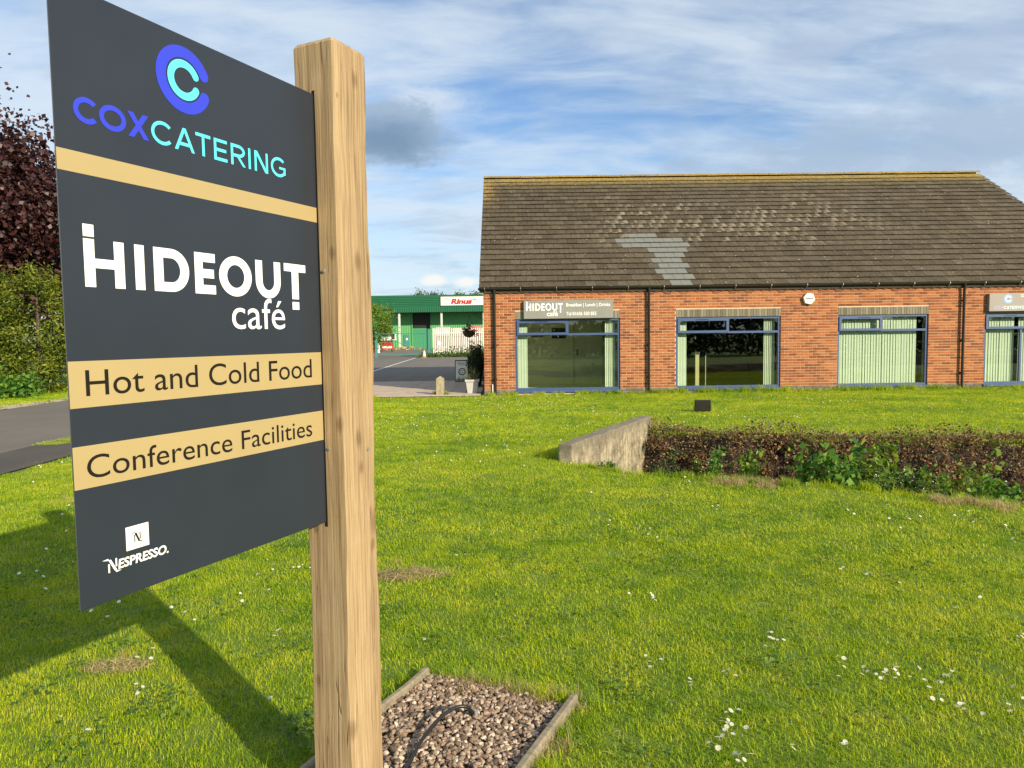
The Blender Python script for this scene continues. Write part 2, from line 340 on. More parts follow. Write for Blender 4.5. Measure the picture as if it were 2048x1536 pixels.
simple('dead stem', (0.30, 0.22, 0.13), 0.9, var=0.3)
simple('dark green cladding', (0.009, 0.105, 0.045), 0.5, var=0.06, vscale=0.4)
simple('light green cladding', (0.10, 0.35, 0.125), 0.55, var=0.06, vscale=0.4)
simple('shutter green', (0.05, 0.26, 0.13), 0.5, var=0.08)
simple('shutter dark', (0.010, 0.013, 0.010), 0.7, var=0.2)
simple('teal paint', (0.05, 0.22, 0.19), 0.5, var=0.1)
simple('column grey', (0.52, 0.55, 0.49), 0.6, var=0.08)
simple('red print', (0.42, 0.012, 0.025), 0.5, var=0.05)
simple('sign white', (0.82, 0.80, 0.68), 0.5, var=0.03)
simple('pale paling', (0.80, 0.76, 0.70), 0.5, 0.0, var=0.15)
simple('white wrap', (0.40, 0.35, 0.32), 0.35, var=0.15, vscale=5)
simple('pink wrap', (0.42, 0.15, 0.12), 0.4, var=0.15, vscale=5)
simple('orange plastic', (0.70, 0.12, 0.03), 0.5, var=0.1)
simple('wicker', (0.07, 0.045, 0.022), 0.9, var=0.4, vscale=30)
def m_glass():
    mt, gg, b = newmat('window glass'); gg.n.remove(b)
    t = gg.new('ShaderNodeBsdfTransparent'); t.inputs[0].default_value = (0.90, 0.965, 0.91, 1)
    gl = gg.new('ShaderNodeBsdfGlossy'); gl.inputs['Roughness'].default_value = 0.0
    wv = gg.bump(gg.noise(gg.scale(gg.pos(), (1.6, 1, 0.7)), 1.0, 2, 0.5), 0.03, 0.02); gg.put(gl.inputs['Normal'], wv)
    lw = gg.new('ShaderNodeLayerWeight'); lw.inputs[0].default_value = 0.5
    mx = gg.new('ShaderNodeMixShader'); gg.put(mx.inputs[0], gg.math('MULTIPLY_ADD', gg.math('POWER', lw.outputs['Facing'], 5.0), 0.92, 0.075, clamp=True))
    gg.l.new(t.outputs[0], mx.inputs[1]); gg.l.new(gl.outputs[0], mx.inputs[2])
    gg.l.new(mx.outputs[0], gg.n['Material Output'].inputs[0])
m_glass()
leafmat('maple leaf', [(0.1, (0.018, 0.008, 0.009)), (0.5, (0.045, 0.016, 0.017)), (0.8, (0.085, 0.03, 0.026)), (1.0, (0.13, 0.055, 0.045))], 0.15, 0.45)
leafmat('conifer leaf', [(0.1, (0.025, 0.05, 0.006)), (0.42, (0.09, 0.13, 0.010)), (0.7, (0.20, 0.225, 0.018)), (1.0, (0.31, 0.32, 0.035))], 0.25, wamt=0.5, wscale=1.6)
leafmat('bright leaf', [(0.1, (0.06, 0.12, 0.012)), (0.5, (0.14, 0.24, 0.02)), (1.0, (0.30, 0.38, 0.05))], 0.4)
leafmat('nettle leaf', [(0.1, (0.03, 0.10, 0.012)), (0.5, (0.08, 0.21, 0.022)), (0.85, (0.19, 0.32, 0.035)), (1.0, (0.36, 0.40, 0.06))], 0.4, wamt=0.2)
leafmat('ivy leaf', [(0.1, (0.012, 0.03, 0.008)), (0.5, (0.035, 0.07, 0.012)), (1.0, (0.10, 0.14, 0.03))], 0.25)
leafmat('dead leaf', [(0.05, (0.018, 0.011, 0.007)), (0.32, (0.080, 0.044, 0.021)), (0.54, (0.20, 0.108, 0.048)), (0.78, (0.34, 0.21, 0.095)), (1.0, (0.48, 0.36, 0.18))], 0.15, wamt=0.25, wscale=2.5)
leafmat('rust leaf', [(0.1, (0.06, 0.02, 0.008)), (0.6, (0.17, 0.055, 0.018)), (1.0, (0.30, 0.13, 0.05))], 0.3)
leafmat('shrub leaf', [(0.1, (0.008, 0.016, 0.006)), (0.6, (0.025, 0.045, 0.013)), (1.0, (0.06, 0.09, 0.03))], 0.2)
leafmat('straw', [(0.1, (0.26, 0.18, 0.08)), (0.5, (0.45, 0.34, 0.17)), (1.0, (0.60, 0.50, 0.27))], 0.3)
leafmat('weed leaf', [(0.1, (0.03, 0.08, 0.012)), (0.6, (0.09, 0.17, 0.03)), (1.0, (0.22, 0.30, 0.06))], 0.35)
leafmat('petal', [(0.1, (0.70, 0.70, 0.62)), (1.0, (0.86, 0.86, 0.80))], 0.2)
simple('daisy eye', (0.65, 0.42, 0.02), 0.7, var=0.1)

# ------------------------------------------------------------------ mesh + object helpers
W = {}
def mat_of(mn): return MATS[mn]
def link(o, parent=None, world=None):
    COL.objects.link(o)
    if world is not None: o.matrix_basis = world
    W[o] = o.matrix_basis.copy()
    if parent is not None:
        o.parent = parent; o.matrix_parent_inverse = W[parent].inverted()
    return o
class MB:
    def __init__(s): s.v = []; s.f = []; s.mi = []; s.sm = []
    def add(s, vs, fs, mi=0, smooth=False):
        k = len(s.v); s.v.extend([tuple(v) for v in vs])
        for f in fs: s.f.append(tuple(i + k for i in f)); s.mi.append(mi); s.sm.append(smooth)
        return s
    def box(s, a, b, mi=0, M=None):
        (x0, y0, z0), (x1, y1, z1) = a, b
        vs = [Vector(p) for p in ((x0, y0, z0), (x1, y0, z0), (x1, y1, z0), (x0, y1, z0), (x0, y0, z1), (x1, y0, z1), (x1, y1, z1), (x0, y1, z1))]
        if M is not None: vs = [M @ v for v in vs]
        return s.add(vs, [(0, 3, 2, 1), (4, 5, 6, 7), (0, 1, 5, 4), (1, 2, 6, 5), (2, 3, 7, 6), (3, 0, 4, 7)], mi)
    def quad(s, a, b, c, d, mi=0): return s.add([a, b, c, d], [(0, 1, 2, 3)], mi)
    def tube(s, pts, r, n=8, mi=0, cap=True):
        pts = [Vector(p) for p in pts]; rs = r if hasattr(r, '__len__') else [r] * len(pts)
        rings = []; prev = None
        for i, p in enumerate(pts):
            t = (pts[min(i + 1, len(pts) - 1)] - pts[max(i - 1, 0)]).normalized()
            ref = Vector((0, 0, 1)) if abs(t.z) < 0.95 else Vector((1, 0, 0))
            if prev is not None: ref = prev
            a = t.cross(ref).normalized(); b = a.cross(t); prev = b
            rings.append([p + (a * math.cos(2 * math.pi * k / n) + b * math.sin(2 * math.pi * k / n)) * rs[i] for k in range(n)])
        vs = [v for q in rings for v in q]; fs = []
        for i in range(len(pts) - 1):
            for k in range(n): fs.append((i * n + k, i * n + (k + 1) % n, (i + 1) * n + (k + 1) % n, (i + 1) * n + k))
        s.add(vs, fs, mi, True)
        if cap: s.add(rings[0], [tuple(range(n))[::-1]], mi); s.add(rings[-1], [tuple(range(n))], mi)
        return s
    def prism(s, poly, h0, h1, ax='z', mi=0, M=None):
        """poly in 2-D, extruded along the third axis"""
        n = len(poly)
        mk = {'z': lambda p, h: (p[0], p[1], h), 'y': lambda p, h: (p[0], h, p[1]), 'x': lambda p, h: (h, p[0], p[1])}[ax]
        vs = [Vector(mk(p, h0)) for p in poly] + [Vector(mk(p, h1)) for p in poly]
        if M is not None: vs = [M @ v for v in vs]
        fs = [tuple(range(n))[::-1], tuple(range(n, 2 * n))] + [(i, (i + 1) % n, n + (i + 1) % n, n + i) for i in range(n)]
        return s.add(vs, fs, mi)
    def mesh(s, name, mats):
        me = bpy.data.meshes.new(name); me.from_pydata(s.v, [], s.f)
        for mn in mats: me.materials.append(MATS[mn])
        me.polygons.foreach_set('material_index', s.mi); me.polygons.foreach_set('use_smooth', s.sm)
        bm = bmesh.new(); bm.from_mesh(me); bmesh.ops.recalc_face_normals(bm, faces=bm.faces); bm.to_mesh(me); bm.free()
        me.update(); return me
    def build(s, name, mats, parent=None, world=None):
        if isinstance(mats, str): mats = [mats]
        return link(bpy.data.objects.new(name, s.mesh(name, mats)), parent, world)
def bevel(o, w=0.004, seg=2):
    bm = bmesh.new(); bm.from_mesh(o.data)
    bmesh.ops.bevel(bm, geom=[e for e in bm.edges if len(e.link_faces) == 2 and e.calc_face_angle(0) > 0.6], offset=w, segments=seg, profile=0.6, affect='EDGES', clamp_overlap=True)
    bm.to_mesh(o.data); bm.free(); return o
def tag(o, label=None, cat=None, group=None, kind=None):
    if label: o['label'] = label
    if cat: o['category'] = cat
    if group: o['group'] = group
    if kind: o['kind'] = kind
    return o
def empty(name, loc, label=None, cat=None, group=None, M=None):
    o = bpy.data.objects.new(name, None); o.empty_display_size = 0.1
    link(o, None, M if M is not None else Matrix.Translation(Vector(loc)))
    return tag(o, label, cat, group)
def inst(name, me, M, parent=None):
    return link(bpy.data.objects.new(name, me), parent, M)
def raw_mesh(name, verts, faces_n, mats, mi=None, smooth=False):
    """verts (N*k,3) numpy, consecutive runs of k verts form one polygon"""
    k = faces_n; nv = len(verts); nf = nv // k
    me = bpy.data.meshes.new(name); me.vertices.add(nv); me.vertices.foreach_set('co', np.asarray(verts, np.float32).ravel())
    me.loops.add(nv); me.loops.foreach_set('vertex_index', np.arange(nv, dtype=np.int32))
    me.polygons.add(nf); me.polygons.foreach_set('loop_start', np.arange(0, nv, k, dtype=np.int32))
    me.polygons.foreach_set('loop_total', np.full(nf, k, np.int32))
    for mn in mats: me.materials.append(MATS[mn])
    if mi is not None: me.polygons.foreach_set('material_index', mi)
    me.update(calc_edges=True); return me
def leaf_mesh(name, pts, size, mats, mi=None, up=0.25, aspect=0.55, out=None):
    """one pointed leaf (rhombus, 4 verts) per point, random facing, biased upward/outward"""
    pts = np.asarray(pts, float); N = len(pts)
    nrm = RNG.normal(size=(N, 3)); nrm[:, 2] += up * 2
    if out is not None: nrm += out
    nrm /= np.linalg.norm(nrm, axis=1)[:, None]
    t = RNG.normal(size=(N, 3)); t -= (t * nrm).sum(1)[:, None] * nrm; t /= np.linalg.norm(t, axis=1)[:, None]
    b = np.cross(nrm, t); sz = (np.asarray(size) * RNG.uniform(0.6, 1.35, N))[:, None]
    v = np.stack([pts - t * sz * .5, pts + b * sz * aspect * .5 + t * sz * .05 + nrm * sz * .1, pts + t * sz * .5, pts - b * sz * aspect * .5 + t * sz * .05 + nrm * sz * .1], 1).reshape(-1, 3)
    return raw_mesh(name, v, 4, mats, mi)
def crown_points(center, radii, n, clumps, spread=0.33, hollow=0.45, squash=1.0):
    c = np.array(center, float); R = np.array(radii, float)
    d = RNG.normal(size=(clumps, 3)); d /= np.linalg.norm(d, axis=1)[:, None]
    rr = hollow + (1 - hollow) * RNG.random(clumps) ** 0.6
    cc = d * rr[:, None] * RNG.uniform(0.85, 1.12, clumps)[:, None]
    w = RNG.random(clumps) + 0.4; idx = RNG.choice(clumps, n, p=w / w.sum())
    p = cc[idx] + RNG.normal(size=(n, 3)) * spread * RNG.uniform(0.4, 1.0, clumps)[idx][:, None]
    return c + p * R
def make_tree(name, base, h_trunk, center, radii, leafm, n, clumps, lsize, label, cat='tree', group=None, r=0.16, spread=0.3, limbs=7, hollow=0.45, aspect=0.6):
    t = empty(name, base, label, cat, group); b = Vector(base); c = Vector(center)
    mb = MB(); top = Vector((c.x, c.y, c.z + radii[2] * 0.35))
    mb.tube([b - Vector((0, 0, .15)), b + Vector((0.02, 0, 0.4)), b.lerp(top, .35) + Vector((.05, .03, 0)), b.lerp(top, .7) - Vector((.05, .02, 0)), top], [r * 1.25, r, r * .8, r * .5, r * .15], 9)
    for i in range(limbs):
        a = 2 * math.pi * i / limbs + random.uniform(-.3, .3); s = b.lerp(top, random.uniform(.3, .75))
        e = c + Vector((math.cos(a) * radii[0], math.sin(a) * radii[1], random.uniform(-.2, .6) * radii[2])) * 0.8
        mb.tube([s, s.lerp(e, .5) + Vector((0, 0, .15 * radii[2])), e], [r * .45, r * .28, r * .06], 6)
    mb.build('trunk', 'bark', t)
    pts = crown_points(center, radii, n, clumps, spread, hollow)
    link(bpy.data.objects.new('crown', leaf_mesh('crown', pts, lsize, [leafm], aspect=aspect)), t)
    return t
def text_mesh(s, mat, x0, x1, base, cap, M, name, parent, bold=0.0, shear=0.0, depth=0.0004, ref=None):
    """text fitted between x0 and x1, sitting on `base`, capital height `cap`"""
    cu = bpy.data.curves.new(name, 'FONT'); cu.body = s; cu.size = 1.0; cu.offset = bold; cu.shear = shear; cu.fill_mode = 'FRONT'; cu.resolution_u = 5
    to = bpy.data.objects.new(name, cu); COL.objects.link(to)
    dg = bpy.context.evaluated_depsgraph_get(); me = bpy.data.meshes.new_from_object(to.evaluated_get(dg))
    cr = bpy.data.curves.new(name, 'FONT'); cr.body = ref or 'H'; cr.size = 1.0; cr.offset = bold; cr.fill_mode = 'FRONT'
    to2 = bpy.data.objects.new(name, cr); COL.objects.link(to2); dg.update(); me2 = bpy.data.meshes.new_from_object(to2.evaluated_get(dg))
    hc = max(v.co.y for v in me2.vertices) - max(0, min(v.co.y for v in me2.vertices))
    bpy.data.objects.remove(to); bpy.data.objects.remove(to2)
    xs = [v.co.x for v in me.vertices]; a, b = min(xs), max(xs); sx = (x1 - x0) / (b - a); sy = cap / hc
    for v in me.vertices: v.co = Vector(((v.co.x - a) * sx + x0, v.co.y * sy + base, depth))
    me.materials.clear(); me.materials.append(MATS[mat]); me.name = name
    if ' ' not in s: return link(bpy.data.objects.new(name, me), parent, M)
    # one object per word: cut where the gap between letters is wide
    iv = sorted((min(me.vertices[i].co.x for i in p.vertices), max(me.vertices[i].co.x for i in p.vertices)) for p in me.polygons)
    cuts, end = [], iv[0][1]
    for a_, b_ in iv:
        if a_ - end > 0: cuts.append((a_ - end, (a_ + end) / 2))
        end = max(end, b_)
    cuts = sorted(c_[1] for c_ in sorted(cuts)[-s.count(' '):])
    for k_ in range(len(cuts) + 1):
        lo = cuts[k_ - 1] if k_ else -1e9; hi = cuts[k_] if k_ < len(cuts) else 1e9
        m2 = me.copy(); bm = bmesh.new(); bm.from_mesh(m2)
        bmesh.ops.delete(bm, geom=[v for v in bm.verts if not lo < v.co.x < hi], context='VERTS'); bm.to_mesh(m2); bm.free()
        link(bpy.data.objects.new(name, m2), parent, M)
class Glyph:
    """block capitals drawn as flat strokes (cap height 1)"""
    def __init__(s): s.mb = MB(); s.k = 0
    def poly(s, pts):
        s.k += 1; z = s.k * 0.00002
        s.mb.add([(x, y, z) for x, y in pts], [tuple(range(len(pts)))])
    def rect(s, x0, y0, x1, y1): s.poly([(x0, y0), (x1, y0), (x1, y1), (x0, y1)])
    def diag(s, x0, y0, x1, y1, w):  # parallelogram with level ends, w = horizontal width
        s.poly([(x0, y0), (x0 + w, y0), (x1 + w, y1), (x1, y1)])
    def arc(s, cx, cy, rx, ry, th, a0, a1, n=28, thy=None, caps=False):
        thy = thy or th; s.k += 1; z = s.k * 0.00002
        A = [rad(a0 + (a1 - a0) * i / n) for i in range(n + 1)]
        vs = [(cx + rx * math.cos(a), cy + ry * math.sin(a), z) for a in A] + [(cx + (rx - th) * math.cos(a), cy + (ry - thy) * math.sin(a), z) for a in A]
        s.mb.add(vs, [(i, i + 1, n + 2 + i, n + 1 + i) for i in range(n)])
        if caps:
            for a, sg in ((A[0], -1), (A[-1], 1)):
                r = th / 2; px, py = cx + (rx - r) * math.cos(a), cy + (ry - r) * math.sin(a)
                s.k += 1; zz = s.k * 0.00002
                s.mb.add([(px + r * math.cos(t * math.pi / 8), py + r * math.sin(t * math.pi / 8), zz) for t in range(16)], [tuple(range(16))])
    def letter(s, ch, x, y, w, h, th, tv=None):
        tv = tv or th; X = x + w; Y = y + h; m_ = (y + Y) / 2
        if ch == 'I': s.rect(x, y, x + th, Y)
        elif ch == 'H': s.rect(x, y, x + th, Y); s.rect(X - th, y, X, Y); s.rect(x + th, m_ - tv * .45, X - th, m_ + tv * .45)
        elif ch == 'T': s.rect(x, Y - tv, X, Y); s.rect(x + w / 2 - th / 2, y, x + w / 2 + th / 2, Y - tv)
        elif ch == 'E':
            s.rect(x, y, x + th, Y)
            for yy in (y, m_ - tv / 2, Y - tv): s.rect(x + th, yy, X if yy != m_ - tv / 2 else X - w * .07, yy + tv)
        elif ch == 'X': s.diag(x, y, X - th * 1.3, Y, th * 1.3); s.diag(X - th * 1.3, y, x, Y, th * 1.3)
        elif ch == 'N': s.rect(x, y, x + th, Y); s.rect(X - th, y, X, Y); s.diag(X - th * 1.35, y, x, Y, th * 1.35)
        elif ch == 'A':
            s.diag(x, y, x + w / 2 - th * .55, Y, th * 1.1); s.diag(X - th * 1.1, y, x + w / 2 - th * .55, Y, th * 1.1)
            s.rect(x + w * .2, y + h * .22, X - w * .2, y + h * .22 + tv)
        elif ch == 'D':
            s.rect(x, y, x + th, Y); r = min(w * .62, h * .5); cx = X - r
            s.rect(x + th, Y - tv, cx, Y); s.rect(x + th, y, cx, y + tv); s.arc(cx, m_, r, h / 2, th, -90, 90, thy=tv)
        elif ch == 'O': s.arc(x + w / 2, m_, w / 2, h / 2, th, 0, 360, 44, thy=tv)
        elif ch == 'C': s.arc(x + w * .55, m_, w * .55, h / 2, th, 42, 318, 36, thy=tv)
        elif ch == 'G': s.arc(x + w * .53, m_, w * .53, h / 2, th, 45, 330, 36, thy=tv); s.rect(X - th * 1.05, y + h * .16, X - .05 * th, m_ + tv * .2); s.rect(x + w * .56, m_ - tv * .6, X - th * 1.05, m_ + tv * .2)
        elif ch == 'U':
            r = w / 2; s.rect(x, y + r, x + th, Y); s.rect(X - th, y + r, X, Y); s.arc(x + r, y + r, r, r, th, 180, 360, thy=tv)
        elif ch == 'R':
            s.rect(x, y, x + th, Y); r = h * .30; cx = x + w * .5
            s.rect(x + th, Y - tv, cx, Y); s.rect(x + th, Y - 2 * r, cx, Y - 2 * r + tv); s.arc(cx, Y - r, w * .47, r, th, -90, 90, thy=tv)
            s.diag(X - th * 1.2, y, x + w * .38, Y - 2 * r + tv * .3, th * 1.2)
    def build(s, name, mat, parent, M): return s.mb.build(name, mat, parent, M)

# ================================================================== the setting: ground
A0 = Vector((0.837, 8.95, 0)); B0 = Vector((2.473, 12.0, 0)); HWD = (B0 - A0).normalized(); HWN = Vector((HWD.y, -HWD.x, 0))
NEARX = np.array([-5, .70, .9, 1.467, 2.591, 3.432, 4.602, 9.0, 16, 30]); NEARY = np.array([9.2, 9.0, 8.75, 8.203, 7.468, 6.993, 6.196, 3.7, -0.3, -8])
FARX = np.array([-5, 2.2, 2.473, 3.896, 5.167, 7.548, 12, 18, 30]); FARY = np.array([12.2, 12.05, 11.85, 11.25, 10.62, 10.15, 8.6, 6.0, 1])
def wob(x, k=1.0): return 0.10 * np.sin(x * 2.3 + k) + 0.06 * np.sin(x * 5.1 + 2 * k) + .035 * np.sin(x * 13.7 + 3 * k)
def ditch(x, y):
    x = np.asarray(x, float); y = np.asarray(y, float)
    yn = np.interp(x, NEARX, NEARY) + wob(x, 1.0) * 0.5; yf = np.interp(x, FARX, FARY) + wob(x, 2.7)
    t = (x - A0.x) * HWN.x + (y - A0.y) * HWN.y
    return y - yn, yf - y, t
def hgt(x, y):
    x = np.asarray(x, float); y = np.asarray(y, float)
    a, b, t = ditch(x, y)
    k = np.clip(np.minimum(a / 1.15, b / 0.95), 0, 1); k = k * k * (3 - 2 * k)
    k = k * np.clip((t + 0.15) / 0.08, 0, 1)
    und = 0.018 * np.sin(x * 0.9 + 1.3) * np.sin(y * 0.7) + 0.010 * np.sin(x * 2.3 + y * 1.7)
    fade = np.clip((18.6 - y) / 1.5, 0, 1) * np.clip((x + 5.6) / .8, 0, 1) * np.clip(y - 3.6, 0, 1)
    return -1.05 * k + und * fade
def lines(segs):
    out = [segs[0][0]]
    for a, b, st in segs: n = max(1, round((b - a) / st)); out += list(a + (b - a) * (np.arange(n) + 1) / n)
    return np.array(out)
gx = lines([(-900, -100, 200), (-100, -20, 20), (-20, -6, 2), (-6, 0.2, .35), (0.2, 9.6, .085), (9.6, 20, .5), (20, 100, 10), (100, 900, 200)])
gy = lines([(-600, -100, 125), (-100, -10, 15), (-10, 3, 1), (3, 12.6, .085), (12.6, 19, .4), (19, 100, 9), (100, 1500, 200)])
X, Y = np.meshgrid(gx, gy); Z = hgt(X, Y); nx, ny = len(gx), len(gy)
me = bpy.data.meshes.new('ground'); me.from_pydata(np.stack([X, Y, Z], -1).reshape(-1, 3).tolist(), [], [])
I = np.arange(nx * ny).reshape(ny, nx); quads = np.stack([I[:-1, :-1], I[:-1, 1:], I[1:, 1:], I[1:, :-1]], -1).reshape(-1, 4)
me = bpy.data.meshes.new('ground'); me.from_pydata(np.stack([X, Y, Z], -1).reshape(-1, 3).tolist(), [], quads.tolist())
me.materials.append(MATS['lawn soil']); me.materials.append(MATS['ditch soil'])
Zc = (Z[:-1, :-1] + Z[1:, 1:]).ravel() / 2
me.polygons.foreach_set('material_index', (Zc < -0.07).astype(np.int32)); me.polygons.foreach_set('use_smooth', np.ones(len(quads), bool)); me.update()
tag(link(bpy.data.objects.new('ground', me)), kind='structure')

def sheet(name, poly, z, mat):
    mb = MB(); mb.add([(x, y, z) for x, y in poly], [tuple(range(len(poly)))]); return tag(mb.build(name, mat), kind='structure')
sheet('road', [(-12.2, -30), (-7.35, -30), (-7.35, 24.0), (-7.35, 26.5), (-12.2, 26.5)], 0.010, 'asphalt')
sheet('yard', [(-12.2, 26.504), (30, 26.504), (30, 101), (-45, 101), (-45, 40), (-12.2, 40)], 0.014, 'asphalt')
sheet('footpath', [(-7.345, -30), (-6.15, -30), (-6.15, 26.5), (-7.345, 26.5)], 0.020, 'dark footpath tarmac')
sheet('paving_bed', [(-6.145, 19.16), (-0.66, 19.32), (-0.66, 26.5), (-6.145, 26.5)], 0.004, 'paving bed')
mb = MB(); mb.box((-30, -30, 0), (-12.33, 36, .09)); tag(mb.build('verge', 'lawn soil'), kind='structure')
ks = bpy.data.objects.new('kerb', MB().box((-12.32, -30, -.1), (-12.215, 36, .085)).mesh('kerb', ['concrete kerb'])); tag(link(ks), kind='structure')
for i in range(30):
    MB().box((-12.335, -10.02 + i * .915, .02), (-12.195, -10.02 + i * .915 + .905, .112)).build('kerb_stone', 'concrete kerb', ks)
# painted line in the yard
pl = MB(); a, b = Vector((-6.5, 35.2)), Vector((-7.3, 58)); n_ = Vector((1, 0)) * .06
pl.add([(a.x - .06, a.y, .019), (a.x + .06, a.y, .019), (b.x + .06, b.y, .019), (b.x - .06, b.y, .019)], [(0, 1, 2, 3)])
a, b = Vector((-6.5, 35.2)), Vector((-6.0, 28))
pl.add([(a.x - .06, a.y, .019), (b.x - .06, b.y, .019), (b.x + .06, b.y, .019), (a.x + .06, a.y, .019)], [(0, 1, 2, 3)])
pl.add([(-24, 72, .019), (-24, 72.25, .019), (-12, 98.2, .019), (-12, 98, .019)], [(0, 1, 2, 3)])
tag(pl.build('yard_line', 'road paint'), kind='structure')
# paving slabs
pav = sheet('paving', [(-6.14, 19.2), (-0.70, 19.36), (-0.70, 26.45), (-6.14, 26.45)], 0.008, 'paving bed')
slabm = [bevel(MB().box((-.222, -.297, 0), (.222, .297, .04)).build('paving_slab', 'paving slab'), .004, 1).data for _ in range(1)]
for o in list(COL.objects):
    if o.name == 'paving_slab': bpy.data.objects.remove(o)
i = 0
for r in range(12):
    for c_ in range(12):
        x = -0.70 - .226 - c_ * .452; y = 19.46 + .30 + r * .606 + (0.0 if c_ % 1 == 0 else .3)
        if y > 26.4 or x < -6.1: continue
        inst('paving_slab', slabm[0], Matrix.Translation((x, y, -.008 + random.uniform(-.003, .003))) @ Matrix.Rotation(random.uniform(-.004, .004), 4, 'X'), pav)

# ================================================================== headwall at the ditch
M = Matrix.Translation(A0) @ Matrix(((HWN.x, HWD.x, 0), (HWN.y, HWD.y, 0), (0, 0, 1))).to_4x4()
L = (B0 - A0).length
bmw = bmesh.new(); vs = []
for j in range(13):
    y = L * j / 12
    for (x, z) in ((-.20, -1.25), (0, -1.25), (0, .23), (-.20, .23)):
        vs.append(bmw.verts.new((x + random.uniform(-.004, .004), y, z + (random.uniform(-.012, .008) if z > 0 else 0))))
for j in range(12):
    for k in range(4): bmw.faces.new((vs[j * 4 + k], vs[j * 4 + (k + 1) % 4], vs[(j + 1) * 4 + (k + 1) % 4], vs[(j + 1) * 4 + k]))
bmw.faces.new(vs[:4][::-1]); bmw.faces.new(vs[-4:]); bmesh.ops.recalc_face_normals(bmw, faces=bmw.faces)
me = bpy.data.meshes.new('concrete_headwall'); bmw.to_mesh(me); bmw.free(); me.materials.append(MATS['stained concrete'])
hw = link(bpy.data.objects.new('headwall', me), None, M); bevel(hw, .018, 2)
tag(hw, 'low stained concrete headwall at the end of the ditch', 'wall')
# shutter-board ledges on the ditch face
mb = MB()
for z in (-.10, -.42): mb.box((.0, .25, z - .012), (.009, L - .05, z + .012))
mb.build('shuttering_mark', 'stained concrete', hw, M)

# ================================================================== the timber sign
dvp = ray(1685, 675); dvp.z = 0; dvp.normalize(); PN = Vector((dvp.y, -dvp.x, 0))      # panel runs along dvp, faces PN
PC = CAM + ray(690, 1000) * 2.2; PC.z = 0
PF = PC - PN * .075                                                                    # centre line of the slotted face
PCEN = PF + dvp * .080
RS = Matrix((PN, dvp, Vector((0, 0, 1)))).transposed().to_4x4()                          # local x = PN, y = dvp
sign = empty('roadside_sign', PCEN, 'tall charcoal and gold cafe sign panel slotted into an oak post', 'sign')
MP = Matrix.Translation(PCEN) @ RS
bmw = bmesh.new(); rings = []
zs = list(np.linspace(-.3, 2.488, 30))
def ring(z, s, ch=.008):
    k = .080 * s; q = []
    for (sx, sy) in ((1, -1), (1, 1), (-1, 1), (-1, -1)):
        w = .0016 * math.sin(z * 7 + sx * 2 + sy) + .0010 * math.sin(z * 23 + sy * 3 + sx)
        c1 = ch * (1.0 + .4 * math.sin(z * 5 + sx + 2 * sy))
        a, b = (sx * (k - c1), sy * k), (sx * k, sy * (k - c1))
        if sx * sy < 0: a, b = a, b
        else: a, b = b, a
        q += [(a[0] + w, a[1] + w * .6, z), (b[0] + w, b[1] + w * .6, z)]
    return [bmw.verts.new(p) for p in q]
for z in zs: rings.append(ring(z, 1))
rings.append(ring(2.500, .90)); rings.append(ring(2.514, .55))
for r1, r2 in zip(rings, rings[1:]):
    for k in range(8): bmw.faces.new((r1[k], r1[(k + 1) % 8], r2[(k + 1) % 8], r2[k]))
bmw.faces.new(rings[-1]); bmw.faces.new(rings[0][::-1]); bmesh.ops.recalc_face_normals(bmw, faces=bmw.faces)
me = bpy.data.meshes.new('oak_post'); bmw.to_mesh(me); bmw.free(); me.materials.append(MATS['green oak'])
post = link(bpy.data.objects.new('oak_post', me), sign, MP)
# dark strip painting the shade of the panel groove, and bolts
MB().box((-.0050, -.0812, 1.012), (.0052, -.0795, 2.352)).build('slot_shade', 'charcoal vinyl', post, MP)
for (lx, lz) in ((.020, 1.81), (.018, 1.26)):
    q = MB().tube([(lx, -.078, lz), (lx, -.0835, lz)], .0055, 10); q.build('bolt', 'galvanised', post, MP)
MB().tube([(.078, .035, 1.245), (.0835, .035, 1.245)], .006, 10).build('bolt', 'galvanised', post, MP)
# panel, local frame: x towards the post, y up, z out of the face; x = 0 at the free edge
PW = 0.797
px_ = dvp; o_ = PF - dvp * PW + PN * 0.0
MPan = Matrix.Translation(o_) @ Matrix((px_, Vector((0, 0, 1)), PN)).transposed().to_4x4()
panel = MB().box((0, 1.027, -.004), (PW + .02, 2.342, 0)).build('sign_panel', ['slate panel vinyl', 'panel edge'], sign, MPan)
bevel(panel, .0008, 1)
for p_ in panel.data.polygons: p_.material_index = 0 if p_.normal.z > .5 else 1
for (a, b) in ((1.957, 2.0015), (1.4615, 1.561), (1.288, 1.3795)):
    MB().box((.0005, a, .0001), (PW - .002, b, .0006)).build('gold_band', 'gold vinyl', panel, MPan)
T1 = MPan @ Matrix.Translation((0, 0, .0007)); T2 = MPan @ Matrix.Translation((0, 0, .0009))
q = Glyph(); q.arc(.3254, 2.2352, .0794, .0794, .0275, 24, 336, 60, caps=True); q.build('outer_ring_emblem', 'royal blue vinyl', panel, T1)
q = Glyph(); q.arc(.3254, 2.2352, .0475, .0475, .0185, 26, 334, 50, caps=True); q.build('inner_ring_emblem', 'cyan vinyl', panel, T1)
q = Glyph()
for ch, x, w in (('C', .041, .054), ('O', .0985, .064), ('X', .1665, .0535)): q.letter(ch, x, 2.0640, w, .0555, .0112)
q.build('lettering', 'royal blue vinyl', panel, T1)
q = Glyph(); x = .2265
for ch, w in (('C', .056), ('A', .058), ('T', .046), ('E', .043), ('R', .050), ('I', .0085), ('N', .050), ('G', .058)):
    q.letter(ch, x, 2.0640, w, .0548, .0080); x += w + {'C': .0075, 'A': .004, 'T': .0105, 'E': .0125, 'R': .0105, 'I': .0135, 'N': .0115, 'G': 0}[ch]
q.build('lettering', 'cyan vinyl', panel, T1)
